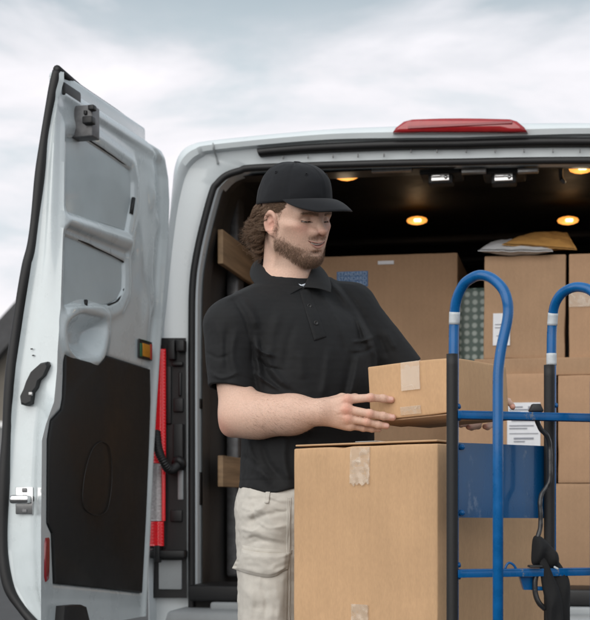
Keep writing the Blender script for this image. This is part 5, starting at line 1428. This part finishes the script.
collar('collar', [(303.5, 288, 3.452), (306.5, 281, 3.462), (310, 273.5, 3.485), (312.5, 267.5, 3.525), (309.5, 263, 3.565), (296, 258.5, 3.60), (280, 256.5, 3.605)],
       [(331, 293, 3.436), (331.5, 286, 3.465), (329, 278, 3.505), (324, 271.5, 3.55), (315, 266.5, 3.595), (298, 262, 3.63), (279, 261, 3.632)], -1)
te = [NP(297, 283.2, 3.456), NP(301.5, 284.6, 3.452), NP(306, 283.2, 3.456)]; tf = [NP(298, 287, 3.456), NP(302.5, 289, 3.452), NP(306, 286, 3.456)]
mesh('undershirt', *prism([Vector(p) for p in te + tf[::-1]], [Vector(p) + Vector((0, .006, 0)) for p in te + tf[::-1]]), M['tee'], man)

# --- trousers and shoes
hipR, hipL = NP(276, 520, 3.435), NP(345, 516, 3.545)
knR, anR = np.array((hipR[0] - .012, 3.44, .50)), np.array((hipR[0] - .02, 3.47, .09))
knL, anL = np.array((hipL[0] + .02, 3.58, .50)), np.array((hipL[0] + .04, 3.62, .09))
PANT_FOLDS = [([(243, 500), (262, 499), (285, 503)], -.0035, 2.6), ([(242, 516), (256, 512), (270, 500)], .0045, 3.2), ([(246, 524), (262, 516), (284, 512)], -.0045, 2.6), ([(252, 503), (254, 518), (252, 532)], -.0035, 1.6), ([(241, 536), (262, 532), (286, 536)], .0040, 4), ([(243, 545), (265, 541), (290, 546)], -.004, 3),
    ([(240, 506), (250, 510), (262, 508)], .003, 1.8), ([(268, 494), (276, 500), (292, 501)], .0035, 2), ([(258, 522), (270, 528), (290, 525)], .003, 1.8), ([(240, 528), (250, 531), (262, 527)], .003, 1.8), ([(270, 508), (280, 512), (292, 510)], -.003, 1.7), ([(246, 540), (256, 537), (268, 543)], -.003, 1.7), ([(242, 592), (262, 597), (284, 593)], .003, 2), ([(246, 601), (258, 606), (272, 603)], -.003, 1.8), ([(255, 612), (268, 617), (284, 612)], .003, 2), ([(262, 505), (272, 522), (290, 530)], .004, 4), ([(252, 530), (268, 538), (288, 541)], .0025, 2.5), ([(244, 585), (252, 600), (250, 622)], .004, 3.5), ([(262, 585), (266, 605), (262, 625)], -.004, 3.5), ([(275, 585), (280, 602), (276, 625)], .0035, 3.5), ([(245, 610), (265, 606), (285, 612)], -.003, 3)]
def pants_sdf(p):
    p = p.astype(np.float32); px, py = proj(p)
    hips = ell(p, ((hipR + hipL) / 2 + np.array((0, .01, .045))), (.178, .150, .17))
    d = smin(hips, chain(p, [hipR, knR, anR], [.096, .076, .068], .03), .05)
    l = chain(p, [hipL, knL, anL], [.096, .076, .068], .03); d = smin(d, l, .04)
    d = smax(d, p[:, 2] - 1.03, .01); d = smax(d, .045 - p[:, 2], .006)
    f = np.zeros(len(p), np.float32)
    for pts, A, w in PANT_FOLDS: f += fold(p, px, py, pts, A, w)
    d = d - f * (p[:, 1] < 3.5)
    k = smooth01((.72 - p[:, 2]) / .1)
    d = d - .0022 * nz3(p, 38) - .0014 * nz3(p, 85, .7) - .0007 * nz3(p, 190, 1.1) - .006 * k * nz3(p * np.array((1, 1, 1.6), np.float32), 14, 2)
    return d
pV, pQ = biggest(*nets(pants_sdf, axis((-.20, .33, .003)), axis((3.25, 3.75, .0034)), axis((.03, .70, .006), (.70, 1.05, .0026))))
pants = np_mesh('cargo_trousers', pV, pQ, M['khaki'], man)
def pocket(name, poly, th, n=18):
    """a sewn-on cloth shape: columns between an upper and a lower photo outline"""
    up, lo = poly; V_, F_ = [], []; N = n + 1
    xu = np.array(catmull([(a, b, 0) for a, b in up], 10)); xl = np.array(catmull([(a, b, 0) for a, b in lo], 10))
    m_ = len(xu)
    G = np.full((m_, N), np.nan); XY = np.zeros((m_, N, 2))
    for i in range(m_):
        for k in range(N):
            q = xu[i] * (1 - k / n) + xl[i] * (k / n); XY[i, k] = q[:2]; dd = cast(pants_sdf, q[0], q[1], 3.2, 3.6)
            if dd is not None: G[i, k] = dd
    for k in range(N):
        g_ = G[:, k]; ok = ~np.isnan(g_)
        j = np.flatnonzero(ok)
        if len(j): g_[:] = np.interp(np.arange(m_), j, g_[j]); g_[:j[0]] += .004 * (j[0] - np.arange(j[0]))
    G = np.where(np.isnan(G), np.nanmean(G), G)
    for s in (1, 0):
        for i in range(m_):
            for k in range(N):
                r = min(i, m_ - 1 - i, k, n - k); off = (-th * (1 if r > 1 else .5) - .0016 * noise.noise(Vector((i * .35, k * .3, 4)))) if s else .01
                if s and r == 2: off += .0012
                V_.append(P(XY[i, k][0], XY[i, k][1], G[i, k] + off))
    for i in range(m_ - 1):
        for k in range(n):
            f = (i * N + k, (i + 1) * N + k, (i + 1) * N + k + 1, i * N + k + 1); F_.append(f[::-1]); F_.append(tuple(m_ * N + j for j in f))
    rim = [i * N for i in range(m_)] + [(m_ - 1) * N + k for k in range(1, N)] + [i * N + n for i in range(m_ - 2, -1, -1)] + [k for k in range(n - 1, 0, -1)]
    for p_, q_ in zip(rim, rim[1:] + rim[:1]): F_.append((p_, q_, m_ * N + q_, m_ * N + p_))
    return mesh(name, V_, F_, M['khaki'], pants)
pocket('cargo_pocket', ([(240, 569), (255, 572), (270, 573), (288, 569)], [(239, 636), (255, 640), (270, 641), (287, 640)]), .010)
pocket('pocket_flap', ([(241.5, 549), (256, 552), (272, 553.5), (290, 553)], [(232, 568.5), (250, 574.5), (271, 577.5), (288, 569)]), .016)
pocket('seam_band', ([(242, 545.5), (262, 549), (292, 550)], [(241, 549.5), (262, 553.5), (292, 554)]), .003, 6)
pocket('seam_band', ([(287, 498), (288.5, 498), (291, 498)], [(286, 640), (288, 640), (290.5, 640)]), .003, 40)
pocket('belt_loop', ([(266, 488), (268, 488), (270.5, 488)], [(264.5, 503), (266.5, 503.5), (269, 503)]), .006, 6)
def shoe(an, s):
    q = np.array((an[0], an[1], 0)); V_, F_ = [], []
    fw = np.array((.35, -.94, 0)); lf = np.array((.94, .35, 0)); rows = []
    for t in np.linspace(0, 1, 15):
        f = -.09 + .29 * t; w = .037 + .012 * math.sin(math.pi * min(1, t * .9)) - .02 * max(0, t - .85) / .15; h = .10 - .05 * smooth01(np.array([(t - .3) / .5]))[0] - .02 * max(0, t - .85) / .15
        rows.append([Vector(q + fw * f + lf * (w * c) + np.array((0, 0, max(.0, h * z_)))) for c, z_ in ((-1, 0), (-1.04, .25), (-.9, .65), (-.5, .95), (0, 1), (.5, .95), (.9, .65), (1.04, .25), (1, 0))])
    v, f = loft(rows); n9 = 9; f.append(tuple(range(8, -1, -1))); f.append(tuple((len(rows) - 1) * n9 + k for k in range(n9)))
    mesh('shoe', v, f, M['plastic'], man)
shoe(anR, 1); shoe(anL, -1)

# ------------------------------------------------------------------ cap
def cap():
    nT, nP = 96, 28; V_, F_ = [], []
    def base_u(t): return .0305 + .0170 * math.cos(t)
    def pt(t, ph, o=0.0):
        cf, cl, chh = .1000 + o, .0835 + o, .0950 + o
        b = base_u(t); e = math.cos(ph); s = math.sin(ph)
        e = e ** .80 if e > 0 else 0
        front = max(0, math.cos(t)); 
        f = .003 + cf * math.cos(t) * e * (1 + .035 * front * math.sin(ph * 2)) ; l = cl * math.sin(t) * e
        u = b * (1 - s) + (.0305 + chh) * s + .006 * math.sin(ph * 2) * (1 - .3 * front) 
        k = t / (math.pi / 3); seam = abs(k - round(k)) * (math.pi / 3) * .1 * max(.15, e)
        g_ = -.0016 * math.exp(-(seam / .0016) ** 2) + .0007 * math.exp(-((seam - .004) / .002) ** 2)
        w = .0016 * noise.noise(Vector((f * 26, l * 26, u * 26))) + .0008 * noise.noise(Vector((f * 70, l * 70, u * 70)))
        n = Vector((f / cf ** 2, l / cl ** 2, max(0, u - b) / chh ** 2)).normalized() * (g_ + w * min(1, s * 4 + .3))
        return Vector(Hd(f + n.x, l + n.y, u + n.z))
    for i in range(nP + 1):
        ph = (math.pi / 2) * i / nP
        for k in range(nT): V_.append(pt(2 * math.pi * k / nT, min(ph, math.pi / 2 - 1e-3)))
    for k in range(nT): V_.append(pt(2 * math.pi * k / nT, 0, -.003))
    for k in range(nT): V_.append(pt(2 * math.pi * k / nT, .35, -.005))
    for i in range(nP):
        for k in range(nT): F_.append((i * nT + k, i * nT + (k + 1) % nT, (i + 1) * nT + (k + 1) % nT, (i + 1) * nT + k))
    b = (nP + 1) * nT
    for k in range(nT):
        F_.append((k, b + k, b + (k + 1) % nT, (k + 1) % nT)); F_.append((b + k, b + nT + k, b + nT + (k + 1) % nT, b + (k + 1) % nT))
    c = mesh('cap', V_, F_, M['cap'], man)
    # peak: springs from the front of the crown, arched from side to side
    rows = []; n = 40; TH = R(66)
    for i in range(n + 1):
        t = -TH + 2 * TH * i / n
        r0 = (.1005 * math.cos(t) + .003, .0830 * math.sin(t)); ln = .074 * max(0, math.cos(t * R(90) / TH)) ** .62
        row = []
        for k in range(13):
            s = k / 12; f, l = r0[0] + ln * s * (.94 + .06 * math.cos(t)), r0[1] + ln * s * math.sin(t) * .28
            u = base_u(t) + .004 + (.004 * s - .024 * s * s - 1.0 * l * l * s ** .5) * min(1, ln / .06)
            row.append(Vector(Hd(f, l, u)))
        rows.append(row)
    v, f = loft(rows); pk = mesh('peak', v, f, M['cap'], c)
    sm = pk.modifiers.new('thickness', 'SOLIDIFY'); sm.thickness = .0035; sm.offset = 0
    mesh('button', *xf(rbox(.014, .014, .006, .0028, 3), frame(Hd(.003, 0, .1262), Vector(hF), Vector(hL), Vector(hU))), M['cap'], c)
    for s in (-1, 1):
        for t in (R(30), R(90), R(150)):
            p = pt(s * t, .75, .0006); n_ = (p - Vector(Hd(0, 0, .05))).normalized(); a_ = n_.orthogonal().normalized()
            ring = [p + (a_ * math.cos(x) + n_.cross(a_) * math.sin(x)) * .0032 for x in np.linspace(0, 2 * math.pi, 15)[:-1]]
            mesh('eyelet', *tube(ring, .0011, 6, closed=True), M['cap'], c)
    return c
capo = cap()

# ------------------------------------------------------------------ hair, beard, brows
def strands(name, paths, rad, m, parent, tip=.35):
    cu = bpy.data.curves.new(name, 'CURVE'); cu.dimensions = '3D'; cu.bevel_depth = rad; cu.bevel_resolution = 0; cu.use_fill_caps = False
    for p in paths:
        s = cu.splines.new('POLY'); s.points.add(len(p) - 1)
        s.points.foreach_set('co', np.concatenate([p, np.ones((len(p), 1))], 1).astype(np.float32).ravel())
        s.points.foreach_set('radius', np.linspace(1, tip, len(p)).astype(np.float32))
    tmp = bpy.data.objects.new('tmp', cu); COL.objects.link(tmp); bpy.context.view_layer.update()
    me = bpy.data.meshes.new_from_object(tmp.evaluated_get(bpy.context.evaluated_depsgraph_get())); bpy.data.objects.remove(tmp); bpy.data.curves.remove(cu)
    me.materials.clear(); me.shade_smooth(); me.name = name
    return link(name, me, m, parent)
def HDv(a):
    a = np.array(a, float); return HC + a @ HM.T
def HDm(a):
    a = np.array(a, float); a[:, 2] = u_real(a[:, 2]); return HC + a @ HM.T
paths = []
for li in range(340):
    sd = -1 if rng.random() < .68 else 1
    az = rng.uniform(R(108), R(182)) if rng.random() < .9 else rng.uniform(R(84), R(100))          # from the ear round to the nape
    u0 = rng.uniform(-.062, .026) if az > R(116) else rng.uniform(.008, .026)
    nr = .99 if u0 > -.02 else .99 - (-.02 - u0) * 6
    f0, l0 = -.002 + .093 * nr * math.cos(az), sd * .0755 * nr * math.sin(az)
    n_ = np.array((math.cos(az), sd * math.sin(az) * 1.2, 0)); n_ /= np.linalg.norm(n_)
    ln = rng.uniform(.06, .10) * (1.0 if u0 > -.01 else .75); ph = rng.uniform(0, 6.28); om = rng.uniform(6, 19); amp = rng.uniform(.003, .0135)
    back = np.array((-1.0, 0, 0)); flip = rng.uniform(.0, 1.3) * rng.choice((1, 1, .4, 1.6))
    n = 18; g_ = []
    p = np.array((f0, l0, u0)); 
    for k in range(n):
        t = k / (n - 1)
        dirv = n_ * (.12 + .45 * (t < .25) + .42 * flip * max(0, t - .55) * 2 - .25 * (.2 < t < .6)) + back * (.50 if az < R(125) else .05) * (1 - .6 * t) + np.array((0, 0, -1.0 + .9 * flip * max(0, t - .6) * 2))
        dirv /= np.linalg.norm(dirv); p = p + dirv * ln / n
        e1 = np.cross(dirv, (0, 0, 1.)); e1 /= np.linalg.norm(e1) + 1e-6; e2 = np.cross(dirv, e1)
        a_ = amp * min(1, t * 1.5)
        q = p + e1 * a_ * math.cos(ph + om * t) + e2 * a_ * math.sin(ph + om * t)
        # stay outside the skull
        rq = math.sqrt(((q[0] + .002) / .094) ** 2 + (q[1] / .077) ** 2 + (max(0, abs(q[2] - .034) - .02) / .085) ** 2)
        if rq < 1 and q[2] > -.055: q[0] = (q[0] + .002) / rq - .002; q[1] /= rq
        g_.append(q)
    g_ = np.array(g_)
    for s in range(20):
        o = rng.normal(0, 1, 3) * .0013; fr_ = rng.normal(0, 1, 3) * .0022; w = np.linspace(0, 1, n)[:, None]
        wv = np.sin(np.linspace(0, rng.uniform(6, 14), n) + rng.uniform(0, 6))[:, None] * rng.normal(0, 1, 3) * .0006
        m_ = n - int(rng.integers(0, 5))
        paths.append(HDv(g_ + o + fr_ * w ** 2 + wv * w)[:m_])
for i in range(260):                                                                                # fly-aways
    base = paths[int(rng.integers(0, len(paths)))]; n = len(base); w = np.linspace(0, 1, n)[:, None]
    paths.append(base + (rng.normal(0, 1, 3) * .012 - HM[:, 0] * .006) * w ** 1.6 + np.sin(w * rng.uniform(5, 12)) * rng.normal(0, 1, 3) * .0025)
# swept-back hair at the temple and over the ear, and fly-aways
for sd in (-1, 1):
    for i in range(420):
        t0 = rng.uniform(0, 1); f0 = .058 - .048 * t0 + rng.normal(0, .002); u0 = .036 - rng.uniform(0, 1) ** 1.5 * (.026 if t0 > .45 else .010 + .02 * t0)
        l0 = .0765 * math.sqrt(max(.05, 1 - ((f0 + .006) / .098) ** 2)) * .992
        ln = rng.uniform(.018, .045); n = 8; w = np.linspace(0, 1, n)
        lift = rng.uniform(.0008, .0035)
        ff = f0 - ln * w; ll = .0765 * np.sqrt(np.maximum(.05, 1 - ((ff + .006) / .098) ** 2)) * .995 + lift * np.sin(w * 2.6) + .001
        paths.append(HDv(np.stack([ff, sd * ll, u0 - rng.uniform(-.05, .25) * ln * w - .10 * ln * w * w], 1)))
    for i in range(260):                                                                            # sideburn
        u0 = rng.uniform(-.038, .030); f0 = rng.uniform(.020, .040) + .05 * max(0, u0 - .01); n = 5; w = np.linspace(0, 1, n); ln = rng.uniform(.008, .015)
        paths.append((u0, f0, ln, sd))
side = [p for p in paths if isinstance(p, tuple)]; paths = [p for p in paths if not isinstance(p, tuple)]
strands('hair', paths, .00034, M['hair'], man)
# beard: short hairs grown from the skin itself
me = body.data
nrm = np.empty(len(me.vertices) * 3, np.float32); me.vertices.foreach_get('normal', nrm); nrm = nrm.reshape(-1, 3)
q = toH(bV_); al = np.abs(q[:, 1])
hd = (np.linalg.norm(q - np.array((0, 0, -.01)), axis=1) < .16) & (bV_[:, 2] > 1.5)
lu_, ll_, lg_ = lip_fields(al, q[:, 2]); onlip = np.maximum(np.maximum(lu_, ll_), lg_) * (q[:, 0] > .05)
qr = toR(bV_); cheek = -.040 - .41 * np.maximum(0, qr[:, 0] - .031)
wt = smooth01((cheek - qr[:, 2] + .008) / .030) * smooth01((qr[:, 0] - .018) / .010) * smooth01((qr[:, 2] + .086 + .66 * np.maximum(0, qr[:, 0] - .026)) / .012)
wt = np.maximum(wt, smooth01((.038 - qr[:, 0]) / .008) * smooth01((qr[:, 0] - .022) / .006) * smooth01((.030 - qr[:, 2]) / .01) * smooth01((qr[:, 2] + .06) / .02) * (al > .045) * .7)
must = smooth01(1.3 - np.abs(q[:, 2] + .0555) / .0058) * (al < .030) * (q[:, 0] > .072) * .5
soul = (al < .016) * (q[:, 2] < -.082) * (q[:, 2] > -.09) * .0
wt = np.maximum(wt, must) * (onlip < .1) * hd * ((nrm @ hU) < .75)
wt = wt * (1 - .7 * (al > .010) * (al < .022) * (q[:, 0] > .075) * (q[:, 2] > -.090) * (q[:, 2] < -.078))
cand = np.flatnonzero(wt > .02); pr = wt[cand] / wt[cand].sum()
pick = rng.choice(cand, 7200, p=pr)
down = -hU; fwd = hF; bp = []
for i in pick:
    w_ = wt[i]; n0 = nrm[i]; chin = smooth01(np.array([(-.075 - q[i, 2]) / .03]))[0]
    ln = rng.uniform(.0030, .0056) * (.55 + .45 * w_) * (1 + .45 * chin); 
    if q[i, 2] > -.062 and q[i, 0] > .075: ln *= .75
    dr = down * .9 + n0 * rng.uniform(.30, .65) + rng.normal(0, .28, 3) - fwd * .35 * (q[i, 0] < .05)
    if q[i, 0] > .075 and q[i, 2] > -.062: dr = down * .7 + hL * np.sign(q[i, 1]) * .8 + n0 * .3 + rng.normal(0, .2, 3)
    dr /= np.linalg.norm(dr); cv = rng.normal(0, .25, 3) + down * .2
    b0 = bV_[i] + rng.normal(0, .0007, 3) - n0 * .0004
    w3 = np.linspace(0, 1, 4)[:, None]; bp.append(b0 + dr * ln * w3 + cv * ln * w3 ** 2 * .5)
strands('beard', bp, .00020, M['beardm'], man)
eb = []
bx_ = (al - .0285) / .0205
bc = .0125 + .0035 * np.sin(np.clip((al - .010) / .038, 0, 1) * 2.3)
wb = np.exp(-((q[:, 2] - bc) / (.0030 - .0008 * np.clip(bx_, -1, 1))) ** 2) * (np.abs(bx_) < 1) * (q[:, 0] > .05) * hd
cb_ = np.flatnonzero(wb > .05)
for i in rng.choice(cb_, 330, p=wb[cb_] / wb[cb_].sum()):
    sg = np.sign(q[i, 1]); t = np.clip((al[i] - .010) / .038, 0, 1)
    dr = hL * sg * .9 + hU * (.45 - .75 * t) - hF * .25 + rng.normal(0, .14, 3); n0 = nrm[i]; dr = dr - n0 * (dr @ n0) * .8 + n0 * .12; dr /= np.linalg.norm(dr)
    w3 = np.linspace(0, 1, 4)[:, None]; ln = rng.uniform(.004, .0075); eb.append(bV_[i] + (dr * w3 - n0 * .15 * w3 ** 2) * ln)
strands('eyebrow', eb, .00019, M['beardm'], man)
ls = []
for s in (-1, 1):
    for i in range(46):
        t = rng.uniform(-1, 1); l = .0315 + .0135 * t; c = np.array((.0868 - 10 * (l - .0315) ** 2 * 1.2 - .001, s * l, -.0078)); w = np.linspace(0, 1, 4)[:, None]
        ls.append(HDm(c + np.array((.8, s * t * .5, -.35)) * rng.uniform(.004, .0065) * w + np.array((0, 0, .0020)) * w ** 2))
strands('eyelashes', ls, .00022, M['hair'], man)

# fine hair on the forearm
fo = np.flatnonzero((bV_[:, 0] > -.12) & (bV_[:, 0] < .07) & (bV_[:, 2] > 1.10) & (bV_[:, 2] < 1.215) & (bV_[:, 1] < 3.40))
pk_ = rng.choice(fo, 1700); ah = []
for i in pk_:
    w3 = np.linspace(0, 1, 4)[:, None]; ln = rng.uniform(.006, .013)
    dr = np.array((.75, -.2, -.55)) + rng.normal(0, .25, 3); n0 = nrm[i]; dr = dr - n0 * (dr @ n0) * .85; dr /= np.linalg.norm(dr)
    ah.append(bV_[i] + rng.normal(0, .0015, 3) * (1 - np.abs(n0)) - n0 * .0004 + (dr + n0 * .22) * ln * w3 - n0 * ln * .18 * w3 ** 2)
strands('arm_hair', ah, .00009, M['beardm'], man)
